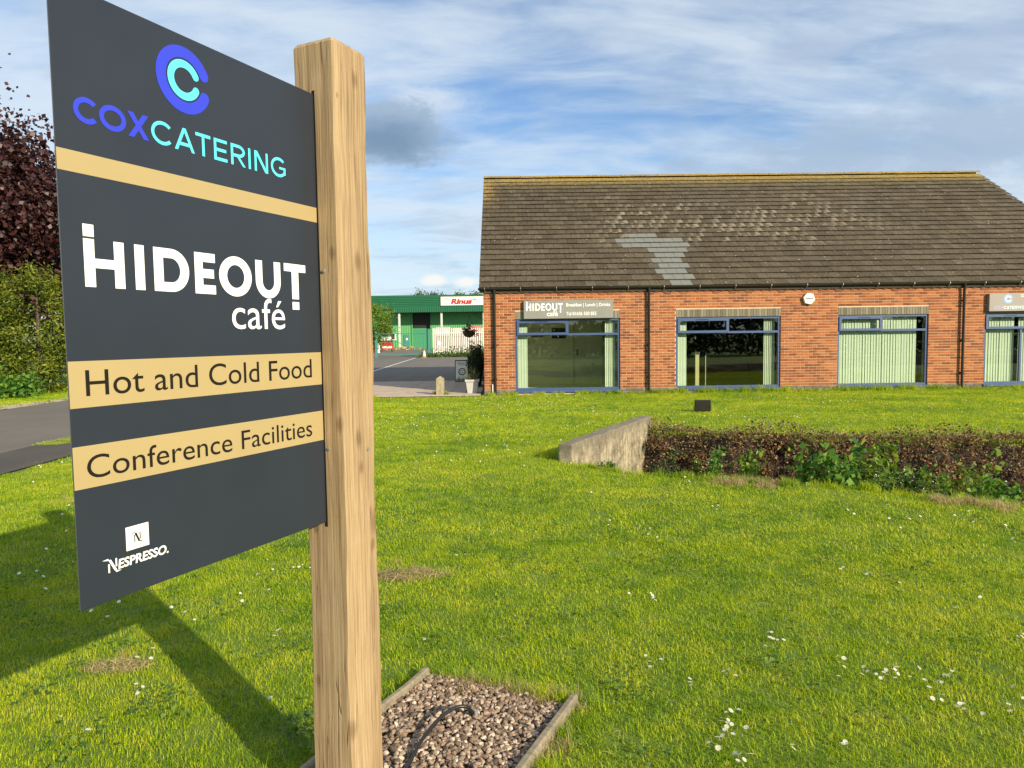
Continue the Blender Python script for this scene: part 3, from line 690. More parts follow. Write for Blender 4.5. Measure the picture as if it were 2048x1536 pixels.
q = Glyph(); zb, ch_ = 1.7195, .1025
for ch, x, w in (('H', .0475, .094), ('I', .1675, .0245), ('D', .2165, .099), ('E', .3325, .064), ('O', .4085, .112), ('U', .535, .0955), ('T', .645, .0905)):
    q.letter(ch, x, zb + (-.002 if ch in 'OU' else 0), w, ch_ + (.003 if ch == 'O' else .001 if ch == 'U' else 0), {'H': .0245, 'I': .0245, 'D': .026, 'E': .025, 'O': .0265, 'U': .0255, 'T': .0285}[ch], .0225)
q.rect(.0475, 1.8265, .072, 1.8525); q.rect(.676, 1.689, .7045, 1.7115)
q.build('lettering', 'white vinyl', panel, T1)
text_mesh('café', 'white vinyl', .446, .643, 1.632, .0545, T1, 'lettering', panel, .0, ref='x')
text_mesh('Hot and Cold Food', 'charcoal vinyl', .0365, .750, 1.4860, .0555, T2, 'lettering', panel)
text_mesh('Conference Facilities', 'charcoal vinyl', .0295, .743, 1.3075, .0500, T2, 'lettering', panel)
# coffee maker's emblem and wordmark
MB().box((.1115, 1.1270, 0), (.1698, 1.1808, .0003)).build('emblem_square', 'white vinyl', panel, T1)
q = Glyph(); X0, Y0 = .1318, 1.1425; w, h = .0165, .0215
q.rect(X0, Y0, X0 + .0028, Y0 + h * .8); q.rect(X0 + w - .0028, Y0 + h * .2, X0 + w, Y0 + h)
q.diag(X0 + w - .0062, Y0 - .0005, X0 + .001, Y0 + h, .0052)
q.poly([(X0 - .010, Y0 + h), (X0 + .001, Y0 + h - .0005), (X0 + .006, Y0 + h * .72), (X0 + .0005, Y0 + h + .0022)])
q.poly([(X0 + w + .010, Y0), (X0 + w - .001, Y0 + .0005), (X0 + w - .006, Y0 + h * .28), (X0 + w - .0005, Y0 - .0022)])
q.build('emblem_letter', 'charcoal vinyl', panel, MPan @ Matrix.Translation((0, 0, .0014)))
q = Glyph(); X0, Y0 = .0660, 1.0925; w, h = .0215, .0265
q.rect(X0, Y0 - .002, X0 + .0038, Y0 + h * .66); q.rect(X0 + w - .0038, Y0 + h * .30, X0 + w, Y0 + h)
q.diag(X0 + w - .0068, Y0, X0 + .001, Y0 + h, .0062)
q.poly([(X0 - .0135, Y0 + h * 1.08), (X0 + .001, Y0 + h - .001), (X0 + .008, Y0 + h * .66), (X0 + .0005, Y0 + h + .0035)])
q.poly([(X0 + w + .010, Y0 - .003), (X0 + w - .003, Y0 - .0005), (X0 + w - .009, Y0 + h * .30), (X0 + w - .003, Y0 - .0050)])
q.build('lettering', 'white vinyl', panel, T1)
text_mesh('ESPRESSO.', 'white vinyl', .0895, .2205, 1.0938, .0205, T1, 'lettering', panel, .028, .12)

# ================================================================== gravel bed round the post
BO = PCEN.copy(); BO.z = 0                                      # local: x = PN (right), y = dvp (away)
MBd = Matrix.Translation(BO) @ RS
def bedlocal(p): v = Vector(p) - BO; return v.dot(PN), v.dot(dvp)
lb = [bedlocal(atz(850, 1335, .05)), bedlocal(atz(768, 1418, .05))]; rb = [bedlocal(atz(1150, 1385, .05)), bedlocal(atz(1043, 1534, .05))]
BX0, BX1 = min(lb[0][0], lb[1][0]) + .01, max(rb[0][0], rb[1][0]) - .01; BY0, BY1 = -.42, lb[0][1] - .02
def edging(x, y0, y1, label, h, w, tilt=0.0):
    mb = MB(); n = 8
    for j in range(n):
        ya, yb = y0 + (y1 - y0) * j / n, y0 + (y1 - y0) * (j + 1) / n
    vs = []
    for j in range(n + 1):
        y = y0 + (y1 - y0) * j / n; w1 = w * random.uniform(.88, 1.08); z1 = h + random.uniform(-.004, .004)
        vs += [(x - w1 / 2, y, -.08), (x + w1 / 2, y, -.08), (x + w1 / 2 * .9, y, z1 - .008), (x + w1 / 4, y, z1), (x - w1 / 4, y, z1), (x - w1 / 2 * .9, y, z1 - .008)]
    fs = [(j * 6 + k, j * 6 + (k + 1) % 6, (j + 1) * 6 + (k + 1) % 6, (j + 1) * 6 + k) for j in range(n) for k in range(6)] + [tuple(range(6))[::-1], tuple(range(n * 6, n * 6 + 6))]
    mb.add(vs, fs); return tag(mb.build('edging_board', 'weathered board', None, MBd), label, 'edging board', 'timber edging of the gravel bed')
edging(BX0, BY0, BY1 + .02, 'weathered timber edging board on the side of the gravel bed behind the post', .052, .034)
edging(BX1, BY0, rb[0][1], 'weathered timber edging board on the lawn side of the gravel bed', .050, .040)
bmw = bmesh.new(); bmesh.ops.create_icosphere(bmw, subdivisions=1, radius=1); ico = np.array([v.co[:] for v in bmw.verts]); icf = [tuple(v.index for v in f.verts) for f in bmw.faces]; bmw.free()
V, Fc = [], []
k = 0
for i in range(8600):
    x = random.uniform(BX0 + .015, BX1 - .015); y = BY0 + (BY1 + .03 - BY0) * (random.random() ** .8)
    if abs(x) < .082 and abs(y) < .082: continue
    if y < -.30 and random.random() < .3: continue
    s = random.uniform(.0062, .0120) * (1.3 if random.random() < .12 else 1); lay = random.random()
    R = np.array(Matrix.Rotation(random.uniform(0, 6.3), 3, 'Z') @ Matrix.Rotation(random.uniform(-.7, .7), 3, 'X'))
    sh = np.array((random.uniform(.9, 1.45), random.uniform(.75, 1.05), random.uniform(.5, .8))) * s
    v = (ico * (1 + .17 * RNG.normal(size=(len(ico), 1)))) * sh @ R.T + np.array((x, y, .002 + lay * .024))
    V.append(v); Fc += [(a + k, b + k, c_ + k) for a, b, c_ in icf]; k += len(ico)
me = bpy.data.meshes.new('gravel'); me.from_pydata(np.concatenate(V).tolist(), [], Fc); me.materials.append(MATS['gravel pebbles'])
me.update()
tag(link(bpy.data.objects.new('gravel', me), None, MBd), 'brown and tan pebbles filling the bed round the post', 'gravel', kind='stuff')
sheet_b = MB(); sheet_b.add([(BX0, BY0, .006), (BX1, BY0, .006), (BX1, BY1 + .03, .006), (BX0, BY1 + .03, .006)], [(0, 1, 2, 3)])
tag(sheet_b.build('gravel_bed', 'ditch soil', None, MBd), kind='structure')
cb = [atz(798, 1560, .02), atz(822, 1520, .03), atz(845, 1478, .05), atz(880, 1436, .075), atz(912, 1415, .085), atz(934, 1414, .075), atz(944, 1425, .04), atz(946, 1440, .0)]
cpts = []
for i in range(len(cb) - 1):
    for t in np.linspace(0, 1, 5)[:-1]:
        p0, p1, p2, p3 = cb[max(i - 1, 0)], cb[i], cb[i + 1], cb[min(i + 2, len(cb) - 1)]
        cpts.append(0.5 * ((2 * p1) + (p2 - p0) * t + (2 * p0 - 5 * p1 + 4 * p2 - p3) * t * t + (3 * p1 - p0 - 3 * p2 + p3) * t ** 3))
tag(MB().tube(cpts, .0075, 10).build('cable', 'black plastic'), 'thick black cable arching out of the gravel bed', 'cable')
for (x, y, h, lab) in ((906, 1434, .045, 'short grey conduit stub in the gravel under the black cable'), (952, 1443, .05, 'short grey conduit stub in the gravel beside the cable end')):
    p = atz(x, y, .0); tag(MB().tube([p - Vector((0, 0, .06)), p + Vector((0, 0, h))], .009, 12).build('conduit_stub', 'galvanised'), lab, 'conduit', 'conduit stubs in the gravel')

# ================================================================== floodlight on the lawn
fp = atz(1405, 826); fl = empty('floodlight', fp, 'black LED floodlight standing on the far lawn', 'floodlight')
TF = Matrix.Translation(fp + Vector((0, 0, .035))) @ Matrix.Rotation(rad(5), 4, 'X')
bd = MB().box((-.165, -.012, .0), (.165, .035, .235)).build('housing', 'black plastic', fl, TF); bevel(bd, .018, 3)
MB().box((-.135, -.0145, .03), (.135, -.0125, .205)).build('lens', 'black plastic', fl, TF)
for i in range(9): MB().box((-.12 + i * .03 - .004, .035, .02), (-.12 + i * .03 + .004, .06, .215)).build('cooling_fin', 'black plastic', fl, TF)
MB().tube([fp + Vector((-.178, .02, .14)), fp + Vector((-.178, .0, .01)), fp + Vector((.178, .0, .01)), fp + Vector((.178, .02, .14))], .008, 6).build('bracket', 'dark grey', fl)
MB().box((-.05, .036, .10), (.05, .075, .17)).build('driver_box', 'black plastic', fl, TF)

# ================================================================== the cafe building
YW = 19.6; XL, XR = -0.588, 17.25; ZW = 2.93; YB = 33.0
WIN = [(.28, 3.169), (4.717, 7.616), (9.2, 11.72), (13.284, 16.18)]; WZ0, WZ1, LZ = .075, 2.082, 2.297
bld = empty('cafe_building', (XL, YW, 0), 'single-storey red brick building with a long brown tiled roof and blue windows', 'building')
core = MB(); YF = YW + .007; YK = YW + .30
xs_ = [XL] + [v for w in WIN for v in w] + [XR]
for i in range(0, len(xs_), 2): core.box((xs_[i] + (.006 if i else 0), YF, -.3), (xs_[i + 1] - (.006 if i + 2 < len(xs_) else 0), YK, ZW))
for (a, b) in WIN: core.box((a - .006, YF, -.3), (b + .006, YK, WZ0)); core.box((a - .006, YF, WZ1), (b + .006, YK, ZW))
core.box((XR - .3, YK, -.3), (XR, YB, ZW)); core.box((XL + .007, YK, -.3), (XL + .3, YB, ZW)); core.box((XL + .3, YB - .3, -.3), (XR - .3, YB, ZW))
TP = TP_; RY, RZ = 26.3, 7.28
core.prism([(YF, ZW), (2 * RY - YF, ZW), (RY, RZ - .16)], XL + .007, XL + .28, 'x'); core.prism([(YF, ZW), (2 * RY - YF, ZW), (RY, RZ - .16)], XR - .28, XR, 'x')
wall = core.build('wall', 'mortar', bld)
# stretcher-bond bricks, laid course by course round the openings
COURSE, BL_ = .075, .225
cand = []
def lay_wall():
    n = int(ZW / COURSE)
    for r in range(n):
        z = r * COURSE
        x = XL - (0.1125 if r % 2 else 0.0) - .0
        while x < XR:
            a, b = max(x, XL - .0), min(x + .2115, XR); x += BL_
            segs = [(a, b)]
            for (wa, wb) in WIN:
                if z + .065 > WZ0 - .06 and z < LZ - .01:
                    ns = []
                    for (p, q_) in segs:
                        if q_ <= wa - .0 or p >= wb: ns.append((p, q_))
                        else:
                            if p < wa: ns.append((p, wa))
                            if q_ > wb: ns.append((wb, q_))
                    segs = ns
            for (p, q_) in segs:
                if q_ - p > .03: cand.append((r, p, q_, z))
lay_wall()
NTOP = int(ZW / COURSE)
big = MB(); pl_ = MB(); solo = []
brick_me = {}
for i in range(4):
    mb = MB(); jit = lambda: random.uniform(-.002, .002)
    mb.box((0, 0, 0), (.2115, .06, .063)); 
    mb.v = [(x + jit(), y + (jit() if y < .01 else 0), z + jit()) for x, y, z in mb.v]
    brick_me[i] = mb.mesh('brick', ['red brick'])
for (r, p, q_, z) in cand:
    if r < 2:
        pl_.box((p, YW - .012, z + .005), (q_, YW + .05, z + .07)); continue
    proud = 0.0
    if r == NTOP - 2: proud = -.022 if int((p - XL) / .1125 + .5) % 2 == 0 else 0.0
    if r == NTOP - 1: proud = -.024
    full = (q_ - p) > .2105
    if full and proud == 0 and len(solo) < 300 and p < 8.6 and 0.9 < z + 0 and r < NTOP - 2: solo.append((p, z))
    else:
        if r == NTOP - 2:      # dentil course of headers
            x = p
            while x < q_ - .02:
                e_ = min(x + .1025, q_); pr = -.024 if (int(round((x - XL) / .1125)) % 2 == 0) else 0.0
                big.box((x, YW + pr, z + .005), (e_, YW + .05, z + .07)); x += .1125
        else:
            j = random.uniform(-.0015, .0015); big.box((p, YW + proud + j, z + .005), (q_, YW + .05, z + .068))
# gable bricks (left end)
r = 2
while r * COURSE < RZ - .3:
    z = r * COURSE; half = (RY - YW) if z < ZW else max(0, (RZ - .2 - z) / math.tan(TP))
    y = (RY - half if z >= ZW else YW + .062) - (0 if r % 2 else .0); y1 = (RY + half) if z >= ZW else YB
    if r % 2: y -= .1125
    while y < y1 - .05:
        a, b = max(y, RY - half if z >= ZW else YW + .062), min(y + .215, y1)
        if b - a > .03: big.box((XL, a, z + .005), (XL + .05, b, z + .07))
        y += BL_
    r += 1
tag(big.build('brickwork', 'red brick', wall), kind='stuff')
tag(pl_.build('plinth_brickwork', 'plinth brick', wall), kind='stuff')
for k, (p, z) in enumerate(solo): inst('brick', brick_me[k % 4], Matrix.Translation((p, YW + random.uniform(-.0015, .0015), z + .005)), wall)
sol_me = MB().box((0, 0, 0), (.0655, .06, LZ - WZ1 - .01)).mesh('soldier_brick', ['buff soldier brick'])
for (a, b) in WIN:
    lt = MB().box((a - .004, YW + .012, WZ1 + .003), (b + .004, YW + .06, LZ - .002)).build('lintel', 'plinth brick', bld)
    n = int((b - a) / .075); st = (b - a) / n
    for i in range(n): inst('soldier_brick', sol_me, Matrix.Translation((a + i * st + .004, YW - .003 + random.uniform(-.002, .002), WZ1 + .006)), lt)
# windows
FY = YW + .035
def frame_box(mb, x0, z0, x1, z1, t, y0, y1):
    mb.box((x0, y0, z0), (x0 + t, y1, z1)); mb.box((x1 - t, y0, z0), (x1, y1, z1)); mb.box((x0 + t, y0, z0), (x1 - t, y1, z0 + t)); mb.box((x0 + t, y0, z1 - t), (x1 - t, y1, z1))
for k, (a, b) in enumerate(WIN):
    zt = 1.655; mid = a + (b - a) * (.500 if k != 2 else .485)
    mb = MB(); frame_box(mb, a + .002, WZ0 + .05, b - .002, WZ1 - .004, .055, FY, FY + .07)
    mb.box((a + .057, FY + .002, zt - .03), (b - .057, FY + .068, zt + .03)); mb.box((mid - .03, FY + .003, zt + .03), (mid + .03, FY + .066, WZ1 - .059))
    wn = mb.build('window', 'blue window frame', bld)
    if k in (3,): mb = MB().box((a + 1.02, FY + .004, WZ0 + .105), (a + 1.075, FY + .066, zt - .03)); mb.build('mullion', 'blue window frame', wn)
    s = MB(); frame_box(s, a + .045, zt - .012, mid + .012, WZ1 - .045, .065, FY - .028, FY - .001); so_ = s.build('opening_sash', 'blue window frame', wn)
    MB().box((a + .55, FY - .032, WZ1 - .085), (a + .90, FY - .0285, WZ1 - .068)).build('trickle_vent', 'black plastic', so_)
    for (p, z0, q_, z1) in ((a + .05, WZ0 + .1, b - .05, zt - .025), (a + .10, zt + .04, mid - .04, WZ1 - .10), (mid + .025, zt + .025, b - .05, WZ1 - .055)):
        MB().box((p, FY + .028, z0), (q_, FY + .034, z1)).build('pane', 'window glass', wn)
    sl = MB().box((a - .02, YW - .045, WZ0 - .025), (b + .02, FY + .07, WZ0 + .049)); sl = sl.build('sill', 'blue window frame', wn); bevel(sl, .008, 1)
# roof deck and tiles
XV0, XV1 = -0.70, 17.40
dk = MB()
def slope(y): return EZ + (y - EY) * math.tan(TP)
dk.prism([(EY + .02, slope(EY + .02) - .05), (RY, slope(RY) - .05), (2 * RY - EY, slope(EY) - .05), (2 * RY - EY, slope(EY) - .16), (RY, slope(RY) - .17), (EY + .02, slope(EY + .02) - .13)], XV0 + .015, XV1 - .015, 'x')
roof = dk.build('roof', 'roof underlay', bld)
SL = (RY - EY) / math.cos(TP); NR = 24; GA = (SL - .10) / NR; TW = .2925
tile_me = []
for i in range(3):
    mb = MB(); mb.box((.0035, 0, 0), (TW - .0035, GA + .06, .013)); mb.v = [(x + random.uniform(-.0015, .0015), y + (random.uniform(-.003, .003) if y < .1 else 0), z + random.uniform(-.0015, .0015)) for x, y, z in mb.v]
    tile_me.append(mb.mesh('tile', ['roof tile']))
grey_me = MB().box((.0035, 0, 0), (TW - .0035, GA + .06, .013)).mesh('tile', ['new grey tile'])
GREY = [(4.434, 5.071), (4.332, 5.204), (4.194, 5.057), (4.288, 5.182), (4.188, 5.054), (4.32, 5.197), (4.192, 5.381), (3.447, 5.527), (3.323, 5.345), (3.722, 4.62)]
RB = Matrix.Translation((0, EY, EZ)) @ Matrix.Rotation(TP, 4, 'X')
restm = MB(); greym = MB(); nt = 0; rowwob = [random.uniform(-.004, .004) for _ in range(NR)]
for r in range(NR):
    x = XV0 - (TW / 2 if r % 2 else 0)
    while x < XV1 - .02:
        a, b = max(x, XV0), min(x + TW, XV1); xc = (a + b) / 2; x0_ = x; x += TW
        isg = r < len(GREY) and GREY[r][0] < xc < GREY[r][1]
        Mt = RB @ Matrix.Translation((x0_, r * GA - .03 + rowwob[r] + .004 * math.sin(xc * 1.1 + r), .052 + random.uniform(0, .006))) @ Matrix.Rotation(rad(-6.4), 4, 'X') @ Matrix.Rotation(random.uniform(-.004, .004), 4, 'Z')
        if b - a > TW - .01 and (nt < 300 or isg):
            inst('tile', grey_me if isg else tile_me[nt % 3], Mt, roof); nt += 1
        else:
            (greym if isg else restm).box((a - x0_ + .0035, 0, 0), (b - x0_ - .0035, GA + .06, .013), M=Mt)
tag(restm.build('tile_courses', 'roof tile', roof), kind='stuff')
# back slope in long strips of tiles, ridge tiles
bk = MB(); RBb = Matrix.Translation((0, 2 * RY - EY, EZ)) @ Matrix.Rotation(math.pi, 4, 'Z') @ Matrix.Rotation(TP, 4, 'X')
for r in range(NR): bk.box((-XV1, 0, 0), (-XV0, GA + .06, .014), M=RBb @ Matrix.Translation((0, r * GA - .03, .046)) @ Matrix.Rotation(rad(-5.4), 4, 'X'))
tag(bk.build('tile_courses', 'roof tile', roof), kind='stuff')
rm = MB(); n = 8; prof = [(math.cos(math.pi * i / n) * .135, math.sin(math.pi * i / n) * .085 - .02) for i in range(n + 1)]
vs = []; Lr = .448
for yy in (0, Lr):
    vs += [(yy, p, q_) for p, q_ in prof] + [(yy, p * .85, q_ - .022) for p, q_ in prof]
m1 = n + 1; fs = [(i, i + 1, 2 * m1 + i + 1, 2 * m1 + i) for i in range(n)] + [(i, i + 1, m1 + i + 1, m1 + i) for i in range(n)] + [(2 * m1 + i, 2 * m1 + i + 1, 3 * m1 + i + 1, 3 * m1 + i) for i in range(n)]
rm.add(vs, fs); ridge_me = rm.mesh('ridge_tile', ['roof tile'])
i = 0; x = XV0
while x < XV1 - .1:
    inst('ridge_tile', ridge_me, Matrix.Translation((x, RY, slope(RY) + .035 + random.uniform(-.006, .006))) @ Matrix.Rotation(random.uniform(-.006, .006), 4, 'Y'), roof); x += .4525
# verge undercloak on the left
MB().box((-.0, -.02, -.06), (.02, SL - .05, .015), M=RB @ Matrix.Translation((XV0 + .002, 0, 0))).build('verge_strip', 'roof underlay', roof)
# gutter with brackets, downpipes
gm = MB(); n = 10; GYc, GZc, GR = EY - .03, 2.940, .058
for (xa, xb) in ((XV0 - .02, 8.1), (8.1, XV1 + .02)):
    pr = [(GYc + GR * math.cos(math.pi + math.pi * i / n), GZc + (GR if xa < 8 else GR) * math.sin(math.pi + math.pi * i / n)) for i in range(n + 1)]
    pi = [(GYc + (GR - .006) * math.cos(2 * math.pi - math.pi * i / n), GZc + (GR - .006) * math.sin(2 * math.pi - math.pi * i / n)) for i in range(n + 1)]
    gm.prism(pr + pi, xa + .001, xb - .001, 'x')
gut = gm.build('gutter', 'gutter plastic', bld)
MB().box((XV0 - .025, GYc - GR, GZc - GR), (XV0 - .021, GYc + GR, GZc)).build('stop_end', 'black plastic', gut)
bx_ = -.55
while bx_ < XV1:
    mb = MB(); mb.box((bx_, GYc - GR - .006, GZc - .035), (bx_ + .014, GYc - GR - .001, GZc + .004)); mb.tube([(bx_ + .011, GYc - .02, GZc - GR - .005), (bx_ + .011, YW - .03, GZc - .12)], .008, 5)
    mb.build('bracket', ['galvanised'], gut); bx_ += .98
for px in (-.285, 3.955, 12.642):
    mb = MB(); y = YW - .075
    mb.tube([(px, GYc, GZc - GR + .01), (px, GYc + .0, GZc - .10), (px, y, GZc - .22), (px, y, .03)], .034, 12)
    dp = mb.build('downpipe', 'black plastic', bld)
    for z in (2.45, 1.35, .45): MB().tube([(px, y, z - .03), (px, y, z + .03)], .041, 12).build('pipe_clip', 'black plastic', dp)
    for z in (2.45, 1.35, .45): MB().box((px - .05, y + .03, z - .012), (px + .05, YW - .001, z + .012)).build('wall_bracket', 'black plastic', dp)
MB().box((-.375, YW - .05, .0), (-.335, YW - .012, .30)).build('service_duct', 'white plastic', bld)
# rooms behind the glass
room = MB(); room.box((XL + .31, YK, -.02), (8.7, 25.0, .02)); room.build('floor', 'dark carpet', bld); MB().box((XL + .31, YK, .0205), (4.0, 23.2, .026)).build('bounce_sheet', 'room wall', bld)  # pale sheet added over the carpet to bounce sunlight into the room
MB().box((XL + .31, YK, 2.5), (XR - .31, 25.0, 2.56)).build('ceiling', 'room wall', bld)
MB().box((XL + .31, 23.2, .027), (4.0, 23.3, 2.499)).build('interior_wall', 'room wall', bld)
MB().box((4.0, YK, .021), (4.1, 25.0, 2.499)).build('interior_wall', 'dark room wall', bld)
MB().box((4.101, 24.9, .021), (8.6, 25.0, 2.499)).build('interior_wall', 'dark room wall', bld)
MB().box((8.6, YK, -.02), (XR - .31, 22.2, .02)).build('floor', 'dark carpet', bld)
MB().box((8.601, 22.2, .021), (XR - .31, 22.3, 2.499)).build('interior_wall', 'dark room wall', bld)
dr = MB().box((2.25, 23.155, .027), (3.15, 23.198, 2.06)).build('interior_door', 'room wall', bld)
MB().box((2.20, 23.13, .027), (2.25, 23.199, 2.11)).build('door_frame', 'poster paper', dr); MB().box((3.15, 23.13, .027), (3.20, 23.199, 2.11)).build('door_frame', 'poster paper', dr)
MB().box((2.32, 23.13, .98), (2.36, 23.154, 1.18)).build('door_handle', 'black plastic', dr)
def poster(x, z, w, h, mat, label):
    p = empty('poster', (x, 23.195, z), label, 'poster', 'notices on the cafe wall')
    MB().box((x - w / 2, 23.185, z - h / 2), (x + w / 2, 23.198, z + h / 2)).build('backing', mat, p); MB().box((x - w * .42, 23.181, z - h * .4), (x + w * .42, 23.184, z - h * .1)).build('print', 'dark grey', p)
poster(1.05, 1.72, .42, .30, 'poster paper', 'small pale poster on the back wall seen through the cafe window')
poster(1.75, 1.70, .46, .34, 'dark grey', 'dark framed notice beside the interior door of the cafe')
poster(3.42, 1.75, .30, .60, 'dark grey', 'tall dark picture behind the blind edge in the cafe window')
ct = MB(); ct.prism([(-.12, 0), (.14, 0), (.10, .55), (.04, .66), (-.04, .66), (-.10, .55)], -.06, .06, 'y'); ct = ct.build('coat', 'black plastic', None, Matrix.Translation((.45, 23.13, 1.05))); tag(ct, 'dark coat hanging on the back wall inside the cafe window', 'coat')
tp = empty('timber_post', (5.62, 20.75, .02), 'pale timber post standing inside the middle dark window', 'post')
MB().box((5.55, 20.7, .021), (5.66, 20.8, 1.02)).build('shaft', 'pale timber', tp); MB().box((5.53, 20.68, 1.02), (5.68, 20.82, 1.09)).build('cap', 'blind fabric', tp)
tag(MB().tube([(5.86, 20.75, .021), (5.86, 20.75, .98)], .014, 8).build('metal_pole', 'pale timber'), 'thin pale pole beside the timber post inside the dark window', 'pole')
# vertical blinds
slat_me = {}
def blind(x0, x1, label, ang=10, zt=2.0, step=.078, wide=.089):
    t = empty('vertical_blind', ((x0 + x1) / 2, YK - .1, WZ0), label, 'blind', 'vertical blinds in the windows')
    MB().box((x0, YK - .125, zt), (x1, YK - .085, zt + .04)).build('headrail', 'white plastic', t)
    if wide not in slat_me:
        mb = MB(); mb.add([(-wide / 2, 0, .02), (0, .007, .02), (wide / 2, 0, .02), (-wide / 2, 0, 1.91), (0, .007, 1.91), (wide / 2, 0, 1.91), (-wide / 2, .002, .02), (0, .009, .02), (wide / 2, .002, .02), (-wide / 2, .002, 1.91), (0, .009, 1.91), (wide / 2, .002, 1.91)],
            [(0, 1, 4, 3), (1, 2, 5, 4), (6, 7, 10, 9), (7, 8, 11, 10), (0, 3, 9, 6), (2, 5, 11, 8)]); slat_me[wide] = mb.mesh('slat', ['blind fabric'])
    x = x0 + .05
    while x < x1 - .03:
        inst('slat', slat_me[wide], Matrix.Translation((x, YK - .105 + random.uniform(-.006, .006), WZ0 + .01)) @ Matrix.Rotation(rad(ang + random.uniform(-6, 6)), 4, 'Z'), t); x += step
a, b = WIN[0]; blind(a + .01, a + .36, 'pale vertical blind drawn to the left side of the cafe window under the HIDEOUT sign', 2); blind(b - .40, b - .10, 'narrow bunched blind on the right of the window under the HIDEOUT sign', 25, step=.05)
a, b = WIN[1]; blind(a + .01, a + .33, 'pale vertical blind on the left side of the dark second window', 2); blind(b - .42, b - .06, 'gathered vertical blind on the right side of the dark second window', 30, step=.05)
a, b = WIN[2]; blind(a + .01, b - .22, 'closed pale vertical blind filling the third window', 8, wide=.094)
a, b = WIN[3]; blind(a + .01, a + 1.0, 'closed vertical blind in the window under the COXCATERING sign, left section', 8, wide=.094); blind(a + 1.08, b - .1, 'closed vertical blind in the window under the COXCATERING sign, right section', 8, wide=.094)
# wall signs
def wsign(x0, x1, z0, z1, mat, label):
    t = empty('wall_sign', ((x0 + x1) / 2, YW, z0), label, 'sign', 'grey signs over the windows')
    Mw = Matrix.Translation((x0, YW - .11, z0)) @ Matrix.Rotation(rad(90), 4, 'X')
    p = MB().box((x0, YW - .11, z0), (x1, YW - .004, z1)).build('sign_tray', mat, t); bevel(p, .004, 1)
    return t, p, Mw
t, p, Mw = wsign(.518, 2.963, 2.088, 2.584, 'fascia grey sign', 'grey sign tray reading HIDEOUT cafe over the first window'); Tm = Mw @ Matrix.Translation((0, 0, .001))
q = Glyph(); sc = (1.07 - .065) / .688; zb = .215; hh = .20
for ch, x, w in (('H', .0475, .094), ('I', .1675, .0245), ('D', .2165, .099), ('E', .3325, .064), ('O', .4085, .112), ('U', .535, .0955), ('T', .645, .0905)):
    q.letter(ch, .065 + (x - .0475) * sc, zb, w * sc, hh, .038, .038)
q.rect(.065, zb + hh + .008, .103, zb + hh + .05); q.rect(.065 + (.676 - .0475) * sc, zb - .055, .065 + (.7045 - .0475) * sc, zb - .012)
q.mb.v = [(x, y, z * 20) for x, y, z in q.mb.v]; q.build('lettering', 'white vinyl', p, Tm)
text_mesh('café', 'white vinyl', .63, .93, .072, .085, Tm, 'lettering', p, .02, ref='x')
text_mesh('Breakfast | Lunch | Drinks', 'white vinyl', 1.165, 2.365, .325, .088, Tm, 'lettering', p, .012)
text_mesh('Tel 01636 550 855', 'white vinyl', 1.165, 1.985, .085, .088, Tm, 'lettering', p, .012)
t, p, Mw = wsign(13.321, 16.1, 2.127, 2.61, 'fascia warm grey sign', 'grey sign tray reading COXCATERING over the right-hand window'); Tm = Mw @ Matrix.Translation((0, 0, .001))
q = Glyph(); q.arc(.52, .335, .125, .125, .045, 24, 336, 40, caps=True); q.mb.v = [(x, y, z * 20) for x, y, z in q.mb.v]; q.build('ring_emblem', 'pale blue print', p, Tm)
q = Glyph(); q.arc(.52, .335, .078, .078, .028, 26, 334, 40, caps=True); q.mb.v = [(x, y, z * 20 + .002) for x, y, z in q.mb.v]; q.build('ring_emblem', 'ice print', p, Tm)
def word(s, x, y, h, th, wd, gap, mat):
    q = Glyph()
    for ch in s: w = {'I': th, 'O': h * 1.08, 'C': h * .95, 'G': h * 1.0, 'N': h * .9}.get(ch, h * wd); q.letter(ch, x, y, w, h, th); x += w + gap
    q.mb.v = [(a, b, c_ * 20) for a, b, c_ in q.mb.v]; q.build('lettering', mat, p, Tm); return x
x = word('COX', .14, .06, .080, .014, .85, .010, 'lilac print'); word('CATERING', x, .06, .080, .0135, .78, .0105, 'ice print')
text_mesh('Out', 'white vinyl', .87, 1.06, .385, .070, Tm, 'lettering', p, .012)
# alarm box
al = empty('alarm_box', (8.36, YW, 2.54), 'white six-sided alarm box on the brick wall', 'alarm box')
hx = [(.17 * math.cos(rad(60 * i)), .17 * math.sin(rad(60 * i))) for i in range(6)]
o = MB().prism(hx, -.09, -.002, 'y').build('cover', 'white plastic', al, Matrix.Translation((8.36, YW, 2.54)) @ Matrix.Rotation(rad(12), 4, 'Y')); bevel(o, .02, 3)
MB().box((-.10, -.0925, -.015), (.10, -.0905, .03)).build('label_strip', 'fascia grey sign', al, Matrix.Translation((8.36, YW, 2.54)))

